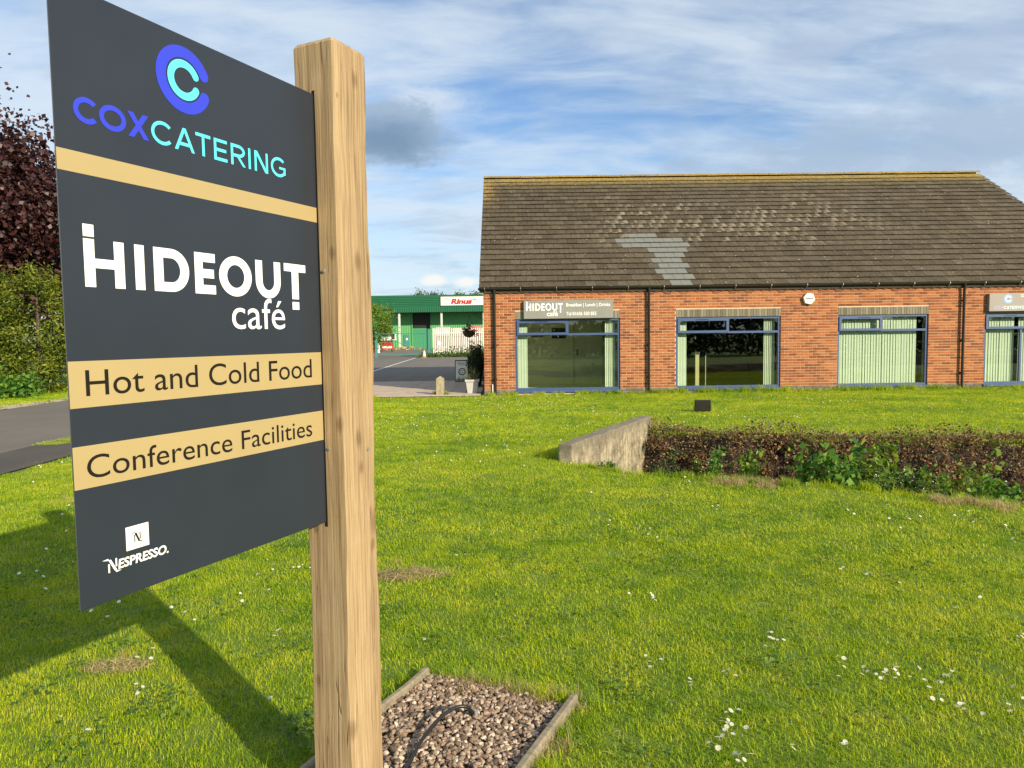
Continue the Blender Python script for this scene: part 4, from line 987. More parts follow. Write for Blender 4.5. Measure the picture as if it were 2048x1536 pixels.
# ================================================================== lawn grass
def blade_patch(name, n, rad_, h0, h1, wd, lean=0.6, mat='grass blades', seg=2):
    V = []; F_ = []; k = 0
    for i in range(n):
        a = random.uniform(0, 6.283); rr = rad_ * math.sqrt(random.random()); x, y = rr * math.cos(a), rr * math.sin(a)
        h = random.uniform(h0, h1); th = random.uniform(0, 6.283); ln = random.uniform(.1, lean) * h; w = wd * random.uniform(.7, 1.25)
        dx_, dy_ = math.cos(th), math.sin(th); sx, sy = -dy_ * w / 2, dx_ * w / 2
        V += [(x - sx, y - sy, -.01), (x + sx, y + sy, -.01), (x + dx_ * ln * .35 - sx * .8, y + dy_ * ln * .35 - sy * .8, h * .62), (x + dx_ * ln * .35 + sx * .8, y + dy_ * ln * .35 + sy * .8, h * .62), (x + dx_ * ln * 1.15, y + dy_ * ln * 1.15, h * random.uniform(.85, 1.0))]
        F_ += [(k, k + 1, k + 3, k + 2), (k + 2, k + 3, k + 4)]; k += 5
    me = bpy.data.meshes.new(name); me.from_pydata(V, [], F_); me.materials.append(MATS[mat]); me.update()
    return bpy.data.objects.new(name, me)          # not linked: only instanced by the node tree
def scatter(name, pts, srcs, smin, smax, label, cat, up=None):
    """stuff: one object whose node tree instances the source clumps on its points"""
    pts = np.asarray(pts, float); N = len(pts)
    me = bpy.data.meshes.new(name); me.from_pydata(pts.tolist(), [], [])
    for an, typ, val in (('rz', 'FLOAT', RNG.uniform(0, 6.283, N)), ('sc', 'FLOAT', RNG.uniform(smin, smax, N) if up is None else up), ('ix', 'INT', RNG.integers(0, len(srcs), N))):
        at = me.attributes.new(an, typ, 'POINT'); at.data.foreach_set('value', val)
    o = link(bpy.data.objects.new(name, me)); tag(o, label, cat, kind='stuff')
    nt_ = bpy.data.node_groups.new(name, 'GeometryNodeTree')
    nt_.interface.new_socket('Geometry', in_out='INPUT', socket_type='NodeSocketGeometry'); nt_.interface.new_socket('Geometry', in_out='OUTPUT', socket_type='NodeSocketGeometry')
    gi, go = nt_.nodes.new('NodeGroupInput'), nt_.nodes.new('NodeGroupOutput'); ip = nt_.nodes.new('GeometryNodeInstanceOnPoints')
    jn = nt_.nodes.new('GeometryNodeJoinGeometry')
    for s_ in srcs[::-1]:
        oi = nt_.nodes.new('GeometryNodeObjectInfo'); oi.inputs['Object'].default_value = s_; oi.inputs['As Instance'].default_value = True
        nt_.links.new(oi.outputs['Geometry'], jn.inputs[0])
    def attr(nm, dt):
        a_ = nt_.nodes.new('GeometryNodeInputNamedAttribute'); a_.data_type = dt; a_.inputs['Name'].default_value = nm; return a_.outputs['Attribute']
    cx = nt_.nodes.new('ShaderNodeCombineXYZ'); nt_.links.new(attr('rz', 'FLOAT'), cx.inputs[2])
    sx = nt_.nodes.new('ShaderNodeCombineXYZ'); sca = attr('sc', 'FLOAT')
    for i_ in range(3): nt_.links.new(sca, sx.inputs[i_])
    nt_.links.new(gi.outputs[0], ip.inputs['Points']); nt_.links.new(jn.outputs[0], ip.inputs['Instance']); ip.inputs['Pick Instance'].default_value = True
    nt_.links.new(attr('ix', 'INT'), ip.inputs['Instance Index']); nt_.links.new(cx.outputs[0], ip.inputs['Rotation']); nt_.links.new(sx.outputs[0], ip.inputs['Scale'])
    nt_.links.new(ip.outputs[0], go.inputs[0])
    md = o.modifiers.new('scatter', 'NODES'); md.node_group = nt_
    return o
def on_lawn(x, y, mg=0.0):
    a, b, t = ditch(x, y)
    ok = ~((a > .16 - mg) & (b > .12 - mg) & (t > -.24 - mg))
    hx_ = (x - A0.x) * HWD.x + (y - A0.y) * HWD.y
    ok &= ~((t > -.24 - mg) & (t < .03 + mg) & (hx_ > -.03 - mg) & (hx_ < 3.5))
    bx, by = (x - BO.x) * PN.x + (y - BO.y) * PN.y, (x - BO.x) * dvp.x + (y - BO.y) * dvp.y
    ok &= ~((bx > BX0 - .02 - mg) & (bx < BX1 + .025 + mg) & (by > BY0 - mg) & (by < BY1 + .02 + mg))
    ok &= (y < np.where(x < -.62, 19.13 + (x + 6.1) * .03, 19.50) - mg) & (x > -6.12 + mg)
    return ok
def fan(r0_, r1_, dens, ang=43):
    st = 1 / math.sqrt(dens); x, y = np.meshgrid(np.arange(-r1_, r1_, st), np.arange(0, r1_, st)); x = x.ravel(); y = y.ravel()
    x = x + RNG.uniform(-.55, .55, len(x)) * st; y = y + RNG.uniform(-.55, .55, len(y)) * st
    r = np.hypot(x, y); k = (r > r0_) & (r < r1_) & (np.abs(np.arctan2(x, y)) < rad(ang)); return x[k], y[k]
P1 = [blade_patch('grass_clump', 135, .105, .009, .026, .0029, 1.6) for _ in range(5)]
P2 = [blade_patch('grass_clump', 200, .19, .010, .029, .0044, 1.7) for _ in range(4)]
P3 = [blade_patch('grass_clump', 230, .34, .012, .032, .0072, 1.1) for _ in range(4)]
P4 = [blade_patch('grass_clump', 46, .085, .07, .19, .0055, .9) for _ in range(4)]
P5 = [blade_patch('grass_clump', 40, .07, .04, .10, .0036, 1.5, 'straw') for _ in range(3)]
WORN = [(atz(px, py), rx, ry) for px, py, rx, ry in ((815, 1152, .28, .11), (235, 1335, .16, .08))]
def worn(x, y):
    k = np.zeros(len(x), bool)
    for p, rx, ry in WORN: k |= ((x - p.x) / rx) ** 2 + ((y - p.y) / ry) ** 2 < RNG.uniform(.45, 1.2, len(x))
    return k
def put(name, xy, srcs, s0, s1, mg, label):
    x, y = xy; k = on_lawn(x, y, mg) & ~(worn(x, y) & (RNG.random(len(x)) < .7)); x, y = x[k], y[k]
    return scatter(name, np.stack([x, y, hgt(x, y)], 1), srcs, s0, s1, label, 'grass')
put('lawn_grass', fan(1.0, 5.6, 100, 64), P1, .8, 1.25, .03, 'short mown grass of the lawn nearest the sign')
put('lawn_grass', fan(5.5, 11.2, 32, 56), P2, .8, 1.25, .04, 'short mown grass of the lawn round the ditch')
put('lawn_grass', fan(11, 25, 11, 50), P3, .8, 1.2, .10, 'short mown grass of the lawn in front of the building')
# greener tussocks, long grass along edges
x, y = fan(2.2, 12, 2.6); k = on_lawn(x, y, .1); x, y = x[k], y[k]
k = (np.sin(x * 1.7 + 2) * np.sin(y * 2.1 + 1) + RNG.uniform(-.6, .6, len(x))) > .62
scatter('grass_tussocks', np.stack([x[k], y[k], hgt(x[k], y[k])], 1), P4, .22, .5, 'slightly longer tussocks scattered over the lawn', 'grass')
ex, ey, es = [], [], []
def strip(p, q_, n, wid, s0, s1):
    for i in range(n):
        t = random.random(); ex.append(p[0] + (q_[0] - p[0]) * t + random.gauss(0, wid)); ey.append(p[1] + (q_[1] - p[1]) * t + random.gauss(0, wid)); es.append(random.uniform(s0, s1))
strip((-.5, 19.43), (17, 19.43), 330, .045, .35, .95); strip((4.6, 19.42), (8, 19.40), 40, .05, .8, 1.5); strip((9, 19.42), (12, 19.40), 36, .05, .8, 1.45); strip((2.0, 19.42), (3.2, 19.40), 16, .05, .7, 1.1)
strip((-2.05, 19.78), (-1.6, 19.78), 20, .07, .6, 1.1); strip((-6, 19.08), (-3.4, 19.1), 26, .05, .5, 1.0)
strip((.95, 8.66), (1.4, 8.28), 10, .04, .3, .55); strip((.45, 9.2), (.60, 9.6), 7, .04, .6, 1.1)
NL = [(float(a), float(np.interp(a, NEARX, NEARY))) for a in np.linspace(1.0, 8.5, 24)]
for p, q_ in zip(NL, NL[1:]): strip((p[0], p[1] + .06), (q_[0], q_[1] + .06), 9, .05, .3, .75)
FL = [(float(a), float(np.interp(a, FARX, FARY)) + float(wob(np.array(a), 2.7))) for a in np.linspace(2.5, 9.5, 24)]
for p, q_ in zip(FL, FL[1:]): strip((p[0], p[1] + .06), (q_[0], q_[1] + .06), 7, .05, .25, .6)
def L2W(x, y): p = BO + PN * x + dvp * y; return (p.x, p.y)
strip(L2W(BX0 - .07, -.3), L2W(BX0 - .07, BY1), 26, .02, .3, .6); strip(L2W(BX1 + .08, -.3), L2W(BX1 + .08, rb[0][1]), 26, .02, .25, .5)
strip(L2W(BX0 + .03, BY1 + .06), L2W(BX1, BY1 + .06), 24, .02, .3, .55)
ex, ey = np.array(ex), np.array(ey); scatter('long_grass', np.stack([ex, ey, hgt(ex, ey) - .005], 1), P4, 1, 1, 'longer ragged grass along the walls, bed and ditch edges', 'grass', up=np.array(es))
dx2, dy2, ds2 = [], [], []
def dry(p, q_, n, wid, s0=.28, s1=.6):
    for i in range(n): t = random.random(); dx2.append(p[0] + (q_[0] - p[0]) * t + random.gauss(0, wid)); dy2.append(p[1] + (q_[1] - p[1]) * t + random.gauss(0, wid)); ds2.append(random.uniform(s0, s1))
dry(L2W(BX0 + .1, BY1 + .05), L2W(BX1 - .05, BY1 + .05), 30, .03, .35, .8); dry(L2W(BX1 + .06, -.2), L2W(BX1 + .06, .95), 26, .025, .3, .7); dry(L2W(BX0 - .05, .2), L2W(BX0 - .05, .9), 10, .02)
for c_ in ((1480, 968), (1440, 966), (1530, 972)): p = atz(*c_); dry((p.x, p.y), (p.x + .1, p.y), 14, .10, .5, 1.1)
for c_ in ((1880, 1012), (1940, 1016), (1985, 1022)): p = atz(*c_); dry((p.x, p.y), (p.x + .1, p.y), 10, .08, .5, 1.1)
for c_ in ((800, 1152), (840, 1148), (225, 1330), (110, 1010)): p = atz(*c_); dry((p.x, p.y), (p.x + .1, p.y), 7, .10)
for p, q_ in zip(FL, FL[1:]): dry((p[0], p[1] - .05), (q_[0], q_[1] - .05), 9, .07, .5, 1.3)
dx2, dy2 = np.array(dx2), np.array(dy2); scatter('dry_grass', np.stack([dx2, dy2, hgt(dx2, dy2)], 1), P5, 1, 1, 'straw-coloured dead grass by the gravel bed and ditch', 'grass', up=np.array(ds2))
# verge beyond the road
vx, vy = RNG.uniform(-15.5, -12.4, 900), RNG.uniform(8, 34, 900); scatter('verge_grass', np.stack([vx, vy, np.full(900, .09)], 1), P3, .9, 1.6, 'grass of the verge beyond the road', 'grass')
px_, py_ = RNG.uniform(-7.3, -7.02, 40), RNG.uniform(11.0, 14, 40); scatter('path_grass', np.stack([px_, py_, np.full(40, .02)], 1), P3, .35, .6, 'grass growing over the road edge by the footpath', 'grass')
th = []
for (p, rx, ry) in WORN:
    for j in range(int(15000 * rx * ry * 3)): a = random.uniform(0, 6.28); r_ = math.sqrt(random.random()) * random.uniform(.8, 1.25); th.append((p.x + rx * r_ * math.cos(a), p.y + ry * r_ * math.sin(a), float(hgt(p.x, p.y)) + random.uniform(.004, .016)))
x, y = fan(2.0, 6.0, 60); k = on_lawn(x, y, .05) & (np.sin(x * 2.1 + .7) * np.sin(y * 2.6) + RNG.normal(0, .5, len(x)) > .55); th += [(a, b, float(hgt(a, b)) + random.uniform(.008, .026)) for a, b in zip(x[k], y[k])]
tag(link(bpy.data.objects.new('dry_thatch', leaf_mesh('dry_thatch', th, .055, ['straw'], up=1.6, aspect=.06))), 'flattened dry straw lying in the worn patches of the lawn', 'dry grass', kind='stuff')
# clover and broad-leaved weeds in the turf
cl = []
for i in range(260):
    x, y = fan(2.0, 8, .01)[0:2] if False else (None, None)
    r_ = math.sqrt(random.uniform(4, 60)); a = random.uniform(-rad(40), rad(40)); x, y = r_ * math.sin(a), r_ * math.cos(a)
    if not on_lawn(np.array([x]), np.array([y]), .1)[0]: continue
    for j in range(random.randint(8, 26)): cl.append((x + random.gauss(0, .07), y + random.gauss(0, .07), .022 + random.uniform(0, .022)))
for (px, py) in ((600, 1475), (620, 1455), (640, 1490), (300, 1425), (1250, 1390), (1560, 1340)):
    p = atz(px, py)
    for j in range(60): cl.append((p.x + random.gauss(0, .06), p.y + random.gauss(0, .06), .03 + random.uniform(0, .03)))
tag(link(bpy.data.objects.new('clover', leaf_mesh('clover', cl, .019, ['weed leaf'], up=1.2, aspect=.95))), 'small clover and broad-leaved weeds in the turf', 'weeds', kind='stuff')

# daisies
def daisy_mesh():
    mb = MB(); n = 11
    for i in range(n):
        a = 2 * math.pi * i / n; c_, s_ = math.cos(a), math.sin(a); b_ = .0021
        mb.add([(c_ * .003 - s_ * b_ * .5, s_ * .003 + c_ * b_ * .5, 0), (c_ * .003 + s_ * b_ * .5, s_ * .003 - c_ * b_ * .5, 0), (c_ * .0125 + s_ * b_, s_ * .0125 - c_ * b_, .0022), (c_ * .0138, s_ * .0138, .002), (c_ * .0125 - s_ * b_, s_ * .0125 + c_ * b_, .0022)], [(0, 1, 2, 3, 4)], 0)
    mb.add([(math.cos(k * .785) * .0042, math.sin(k * .785) * .0042, .001) for k in range(8)] + [(0, 0, .0035)], [(k, (k + 1) % 8, 8) for k in range(8)], 1)
    mb.tube([(0, 0, 0), (.002, .001, -.02), (0, 0, -.05)], .0007, 4, 2, False)
    return mb.mesh('daisy', ['petal', 'daisy eye', 'weed leaf'])
DM = daisy_mesh()
spots = []
zr = lambda zx, zy: (1200 + zx / 2.415, 1000 + zy / 2.415)
for (zx, zy, n, sp) in ((820, 695, 7, 16), (1400, 865, 12, 20), (1560, 900, 7, 22), (620, 865, 4, 8), (230, 165, 4, 10), (240, 490, 6, 18), (600, 1120, 12, 30), (1450, 130, 5, 16), (2040, 680, 4, 10), (1760, 1035, 6, 20), (1640, 985, 4, 10), (1200, 1205, 4, 14), (260, 815, 5, 12), (560, 1190, 6, 20), (1140, 850, 6, 20), (1260, 850, 4, 10), (430, 900, 3, 12), (660, 1040, 2, 8), (1990, 990, 4, 20), (1690, 870, 4, 10), (560, 45, 4, 14), (1180, 345, 2, 8), (1300, 370, 2, 8), (680, 1275, 4, 16), (950, 1225, 2, 6)):
    px, py = zr(zx, zy)
    for j in range(n): spots.append((px + random.gauss(0, sp * .95), py + random.gauss(0, sp * .5)))
for (px, py, n, sp) in ((545, 1150, 8, 28), (470, 1195, 4, 20), (380, 1250, 3, 14), (560, 1270, 4, 12), (175, 1475, 3, 10), (110, 1450, 2, 8), (220, 1345, 2, 8), (300, 1320, 3, 14), (75, 1170, 3, 16), (25, 1110, 2, 8), (150, 1130, 4, 24), (215, 1245, 2, 8), (1215, 1060, 3, 12), (900, 1130, 3, 20), (620, 1140, 4, 16), (850, 1285, 2, 6), (280, 1395, 4, 10), (540, 1405, 2, 10)):
    for j in range(n): spots.append((px + random.gauss(0, sp), py + random.gauss(0, sp * .6)))
nd = 0
for (px, py) in spots:
    p = atz(px, py)
    if not on_lawn(np.array([p.x]), np.array([p.y]), .02)[0] or p.y > 14: continue
    z = float(hgt(p.x, p.y)) + random.uniform(.022, .034)
    o = inst('daisy', DM, Matrix.Translation((p.x, p.y, z)) @ Matrix.Rotation(random.uniform(0, 6.28), 4, 'Z') @ Matrix.Rotation(random.uniform(.1, .75), 4, 'X') @ Matrix.Scale(random.uniform(.55, .9), 4))
    tag(o, 'small white daisy flowering in the mown lawn', 'daisy', 'daisies in the lawn'); nd += 1
fx, fy = fan(4.5, 19.3, 16); k = on_lawn(fx, fy, .05); fx, fy = fx[k], fy[k]
dn = np.sin(fx * .9 + 1.0) * np.sin(fy * .8 + .5) + .6 * np.sin(fx * 2.7 + fy * 1.9) + RNG.normal(0, .45, len(fx)) + np.where((fx < 2.2) & (fy > 9), .75, 0) + np.where(fy > 12, .35, 0)
k = dn > .95; fx, fy = fx[k], fy[k]; N = len(fx); a6 = np.arange(6) * math.pi / 3
V = np.stack([fx[:, None] + .0115 * np.cos(a6), fy[:, None] + .0115 * np.sin(a6) * 1.0, (hgt(fx, fy) + RNG.uniform(.022, .034, N))[:, None] + .006 * np.sin(a6 + RNG.uniform(0, 6, N)[:, None])], -1)
tag(link(bpy.data.objects.new('daisies', raw_mesh('daisies', V.reshape(-1, 3), 6, ['petal']))), 'tiny far daisies sprinkled over the lawn', 'daisies', kind='stuff')

# ================================================================== ditch vegetation
def bank_pts(n, x0, x1, a0=.1, b0=-.1, zoff=.16, far=True):
    out_ = []
    while sum(len(q) for q in out_) < n:
        x = RNG.uniform(x0, x1, n * 2); y = RNG.uniform(2, 12.4, n * 2); a, b, t = ditch(x, y)
        k = (a > a0) & (b > b0) & (t > .03)
        if far: k &= (b < 1.9)
        x, y = x[k], y[k]; cl_ = .5 + .5 * np.sin(x * 3.1 + 1) * np.sin(y * 3.7 + x)
        z = hgt(x, y) + RNG.random(len(x)) ** 1.6 * zoff * (.4 + cl_); out_.append(np.stack([x, y - RNG.random(len(x)) * .10, z], 1))
    return np.concatenate(out_)[:n]
tag(link(bpy.data.objects.new('dead_undergrowth', leaf_mesh('dead_undergrowth', bank_pts(52000, 2.2, 10.5, zoff=.2), .034, ['dead leaf'], up=.1, aspect=.6))), 'dark brown dead undergrowth covering the ditch bank', 'undergrowth', kind='stuff')
cc_ = bank_pts(260, 2.3, 10.5, zoff=.02, b0=.12); cl2 = []
for q in cc_:
    rr_ = random.uniform(.07, .22); n_ = int(260 * rr_ / .18); v = RNG.normal(size=(n_, 3)); v /= np.linalg.norm(v, axis=1)[:, None]; v[:, 2] = np.abs(v[:, 2])
    cl2.append(q + v * rr_ * RNG.uniform(.75, 1.05, (n_, 1)) * np.array((1.1, .8, .9)))
cl2 = np.concatenate(cl2); ci = RNG.random(len(cl2))
tag(link(bpy.data.objects.new('dead_bramble', leaf_mesh('dead_bramble', cl2, .04, ['dead leaf', 'rust leaf', 'ivy leaf'], mi=np.where(ci < .78, 0, np.where(ci < .9, 1, 2)).astype(np.int32), up=.2, aspect=.55))), 'mounds of dead brown bramble on the ditch bank', 'bramble', kind='stuff')
pr_ = bank_pts(9000, 2.2, 10.5, zoff=.32); k = (np.sin(pr_[:, 0] * 2.2 + .3) * np.sin(pr_[:, 2] * 5 + pr_[:, 0] * 1.3)) > .25
tag(link(bpy.data.objects.new('rusty_undergrowth', leaf_mesh('rusty_undergrowth', pr_[k], .042, ['rust leaf'], up=.1, aspect=.45))), 'rust-red dead leaves on the ditch bank', 'undergrowth', kind='stuff')
pt = bank_pts(2600, 2.2, 10.5, zoff=.25); tag(link(bpy.data.objects.new('dead_twigs', leaf_mesh('dead_twigs', pt, .20, ['straw'], up=.2, aspect=.03))), 'pale dead twigs and stalks on the ditch bank', 'twigs', kind='stuff')
pg = bank_pts(5200, 2.2, 10.5, zoff=.24); tag(link(bpy.data.objects.new('ivy', leaf_mesh('ivy', pg, .045, ['ivy leaf'], up=.3, aspect=.8))), 'sparse dark ivy leaves on the ditch bank', 'ivy', kind='stuff')
def plant(px, py, zb, h, r, n, leafm, size, label, cat='plant', name='nettle_plant', ns=9, aspect=.62, back=0.0, group='green plants in the ditch'):
    """a leafy clump: stems from one root, leaves up the stems; rooted on the ditch side where pixel (px,py) meets it"""
    d = ray(px, 900); p = None
    for t in np.linspace(4, 16, 1500):
        q = CAM + d * float(t); a_, b_, t__ = ditch(q.x, q.y)
        if a_ > back: p = q; break
    b = Vector((p.x, p.y, float(hgt(p.x, p.y)))); h = max(.08, (CAM + ray(px, py) * ((p.y) / ray(px, py).y)).z - b.z)
    t_ = empty(name, b, label, cat, group); st = MB(); pts = []
    for i in range(ns):
        a = random.uniform(0, 6.28); e = b + Vector((math.cos(a) * r * random.uniform(.2, 1), math.sin(a) * r * random.uniform(.2, 1), h * random.uniform(.55, 1.05)))
        mid = b.lerp(e, .55) + Vector((0, 0, .08 * h)); st.tube([b - Vector((0, 0, .04)), mid, e], [.006, .004, .002], 4, 0, False)
        for j in range(n // ns):
            u = random.uniform(.3, 1.0) ** .7; c_ = b.lerp(mid, u * 2) if u < .5 else mid.lerp(e, u * 2 - 1)
            pts.append((c_.x + random.gauss(0, size * .75), c_.y + random.gauss(0, size * .75), c_.z + random.gauss(0, size * .5)))
    st.build('stems', 'weed leaf', t_); link(bpy.data.objects.new('leaves', leaf_mesh('leaves', pts, size, [leafm], up=.35, aspect=aspect)), t_); return t_
plant(1660, 890, 0, 0, .46, 900, 'nettle leaf', .095, 'large bright green leafy plant in the middle of the ditch', ns=30, aspect=.75, back=1.0)
plant(1755, 886, 0, 0, .34, 620, 'bright leaf', .080, 'yellow-green leafy plant just right of the large bright ditch plant', back=1.5)
plant(1497, 888, 0, 0, .17, 380, 'bright leaf', .075, 'slim upright green plant left of the large bright ditch plant', back=1.3)
plant(1415, 898, 0, 0, .30, 700, 'nettle leaf', .055, 'small green weeds in the ditch between the headwall and the slim plant', back=1.2)
plant(1338, 892, 0, 0, .28, 620, 'ivy leaf', .060, 'dark green weeds growing against the concrete headwall', back=1.2)
plant(1880, 948, 0, 0, .34, 620, 'bright leaf', .050, 'pale flowering weeds on the near ditch edge', back=.55)
plant(1800, 936, 0, 0, .32, 700, 'weed leaf', .048, 'fine green weeds beside the pale flowering weeds', back=.55)
plant(1995, 900, 0, 0, .22, 420, 'bright leaf', .070, 'tall yellow-green plant at the right edge of the ditch', back=1.5)
plant(2000, 955, 0, 0, .36, 720, 'nettle leaf', .055, 'low green nettles in front of the tall yellow-green plant', back=.6)
plant(1875, 915, 0, 0, .12, 60, 'rust leaf', .075, 'small rust-red plant in the ditch', back=1.5)
plant(1575, 930, 0, 0, .13, 80, 'bright leaf', .080, 'small pale green plant at the foot of the large bright ditch plant', back=.8)
plant(1945, 915, 0, 0, .16, 170, 'bright leaf', .075, 'yellowing plant between the rust-red plant and the tall right-edge plant', back=1.4)
plant(1865, 970, 0, 0, .12, 34, 'weed leaf', .12, 'broad-leaved dock plant on the near ditch edge', name='dock_plant', ns=8, aspect=.5, back=.35)
plant(1215, 925, 0, 0, .16, 130, 'weed leaf', .03, 'low green weed at the foot of the concrete headwall', name='low_weed', ns=10, back=.05)
# white umbels among the near-edge weeds
um = []
for (px, py, n) in ((1800, 960, 70), (1860, 965, 60), (1740, 965, 30), (1440, 930, 14), (1960, 985, 20)):
    for j in range(n):
        p = aty(px + random.gauss(0, 34), py + random.gauss(0, 12), 7.35); um.append((p.x, p.y + random.gauss(0, .1), p.z))
tag(link(bpy.data.objects.new('white_blossom', leaf_mesh('white_blossom', um, .015, ['petal'], up=.6, aspect=.9))), 'tiny white blossoms on the weeds along the ditch', 'blossom', kind='stuff')

# ================================================================== yard: bollard, pot, board, basket, shrub
bp = atz(881, 791); bo = MB(); hw_ = .105
bo.box((-hw_, -hw_, -.2), (hw_, hw_, .47)); bo.add([(-hw_, -hw_, .47), (hw_, -hw_, .47), (hw_, hw_, .47), (-hw_, hw_, .47), (0.0, -.02, .545), (0, .02, .545)], [(0, 1, 4), (1, 2, 5, 4), (2, 3, 5), (3, 0, 4, 5)])
b_ = bo.build('timber_bollard', 'weathered bollard', None, Matrix.Translation(bp)); tag(b_, 'short weathered timber bollard on the lawn edge by the paving', 'bollard')
pp = Vector((-.95, 20.15, .03)); pot = empty('plant_pot', pp, 'square grey plastic pot with a twiggy plant at the building corner', 'planter')
mb = MB(); mb.add([(-.13, -.13, 0), (.13, -.13, 0), (.13, .13, 0), (-.13, .13, 0), (-.18, -.18, .36), (.18, -.18, .36), (.18, .18, .36), (-.18, .18, .36)], [(0, 3, 2, 1), (0, 1, 5, 4), (1, 2, 6, 5), (2, 3, 7, 6), (3, 0, 4, 7), (4, 5, 6, 7)])
frame = MB(); mb.build('pot', 'grey plastic pot', pot, Matrix.Translation(pp)); mb = MB()
frame_box_ = [((-.20, -.20, .33), (.20, -.165, .385)), ((-.20, .165, .33), (.20, .20, .385)), ((-.20, -.165, .33), (-.165, .165, .385)), ((.165, -.165, .33), (.20, .165, .385))]
for a, b in frame_box_: mb.box(a, b)
mb.build('rim', 'grey plastic pot', pot, Matrix.Translation(pp)); tw = MB(); lp = []
for i in range(26):
    a = random.uniform(0, 6.28); e = Vector((math.cos(a) * random.uniform(.05, .28), math.sin(a) * random.uniform(.05, .28), random.uniform(.5, .78))); tw.tube([(math.cos(a) * .05, math.sin(a) * .05, .35), e], [.006, .002], 4, 0, False)
    for j in range(14): q = e.lerp(Vector((0, 0, .4)), random.random() * .8); lp.append((q.x + pp.x + random.gauss(0, .03), q.y + pp.y + random.gauss(0, .03), q.z + pp.z + random.gauss(0, .03)))
tw.build('twigs', 'dead stem', pot, Matrix.Translation(pp)); link(bpy.data.objects.new('leaves', leaf_mesh('leaves', lp, .045, ['weed leaf'], aspect=.35)), pot)
ap = Vector((-1.62, 25.3, .03)); ab = empty('pavement_board', ap, 'white pavement board with a round emblem and a printed grass foot', 'sign')
MA = Matrix.Translation(ap) @ Matrix.Rotation(rad(-8), 4, 'X')
MB().box((-.19, -.015, .0), (.30, .015, .78)).build('frame', 'black plastic', ab, MA); MB().box((-.16, -.018, .04), (.27, -.0155, .74)).build('face', 'sign white', ab, MA)
q = Glyph(); q.arc(.06, .36, .13, .13, .035, 0, 360, 30); Mb_ = MA @ Matrix.Rotation(rad(90), 4, 'X') @ Matrix.Translation((0, 0, .0185)); q.mb.v = [(x, y, z * 10) for x, y, z in q.mb.v]; q.build('ring_emblem', 'charcoal vinyl', ab, Mb_)
q = Glyph(); q.arc(.06, .36, .06, .06, .02, 24, 336, 30, caps=True); q.mb.v = [(x, y, z * 10) for x, y, z in q.mb.v]; q.build('ring_emblem', 'charcoal vinyl', ab, Mb_)
mb = MB()
for i in range(14): x = -.15 + i * .03; mb.add([(x, .045, .001), (x + .034, .045, .001), (x + .017 + random.uniform(-.01, .01), .045 + random.uniform(.08, .2), .001)], [(0, 1, 2)])
mb.build('printed_grass', 'bright leaf', ab, Mb_); q = Glyph(); q.rect(-.10, .66, .22, .68); q.rect(-.06, .60, .18, .615); q.mb.v = [(x, y, z * 10) for x, y, z in q.mb.v]; q.build('print_lines', 'charcoal vinyl', ab, Mb_)
sp = [( -1.12, 22.6, .02)]
sh = empty('shrub', (-1.12, 22.9, .02), 'dark evergreen shrub against the end wall of the building', 'shrub')
st = MB(); 
for i in range(9): a = i * .7; st.tube([(-1.0, 22.9, 0), (-1.0 + .15 * math.cos(a), 22.9 + .3 * math.sin(a), .6), (-1.0 + .22 * math.cos(a), 22.9 + .5 * math.sin(a), 1.1)], [.03, .018, .006], 5, 0, False)
st.build('stems', 'bark', sh); pts = crown_points((-.95, 23.0, .72), (.28, .9, .68), 6000, 90, .22, .3); pts = pts[pts[:, 0] < -.62]; pts[:, 2] = np.abs(pts[:, 2])
link(bpy.data.objects.new('leaves', leaf_mesh('leaves', pts, .065, ['shrub leaf'], up=.2)), sh)
bk_ = Vector((-1.12, 22.05, 1.80)); hb = empty('hanging_basket', bk_ - Vector((0, 0, .2)), 'hanging basket of dark trailing plants on the end wall', 'basket')
mb = MB(); prof = [(0.02, -.2), (.12, -.17), (.19, -.08), (.20, 0)]
for i in range(3):
    n = 14
    for k in range(n):
        a0, a1 = 2 * math.pi * k / n, 2 * math.pi * (k + 1) / n; (r1, z1), (r2, z2) = prof[i], prof[i + 1]
        mb.quad((r1 * math.cos(a0), r1 * math.sin(a0), z1), (r1 * math.cos(a1), r1 * math.sin(a1), z1), (r2 * math.cos(a1), r2 * math.sin(a1), z2), (r2 * math.cos(a0), r2 * math.sin(a0), z2))
mb.build('bowl', 'wicker', hb, Matrix.Translation(bk_)); ch = MB()
for k in range(3): ch.tube([bk_ + Vector((.2 * math.cos(k * 2.1), .2 * math.sin(k * 2.1), 0)), bk_ + Vector((0, 0, .48))], .005, 4, 0, False)
ch.tube([bk_ + Vector((0, 0, .48)), bk_ + Vector((0, 0, .54)), bk_ + Vector((.20, 0, .56)), (XL + .01, bk_.y, bk_.z + .56)], .008, 5, 0, False); ch.tube([bk_ + Vector((.1, 0, .55)), (XL + .01, bk_.y, bk_.z + .3)], .006, 5, 0, False)
ch.build('chains_and_bracket', 'dark grey', hb); lp = crown_points(bk_ + Vector((0, 0, 0)), (.22, .22, .16), 420, 26, .3, .2)
link(bpy.data.objects.new('leaves', leaf_mesh('leaves', lp, .055, ['shrub leaf'])), hb); lp2 = crown_points(bk_ + Vector((0, 0, .04)), (.18, .18, .12), 60, 10, .3, .5); link(bpy.data.objects.new('flowers', leaf_mesh('flowers', lp2, .04, ['rust leaf'], aspect=.9)), hb)

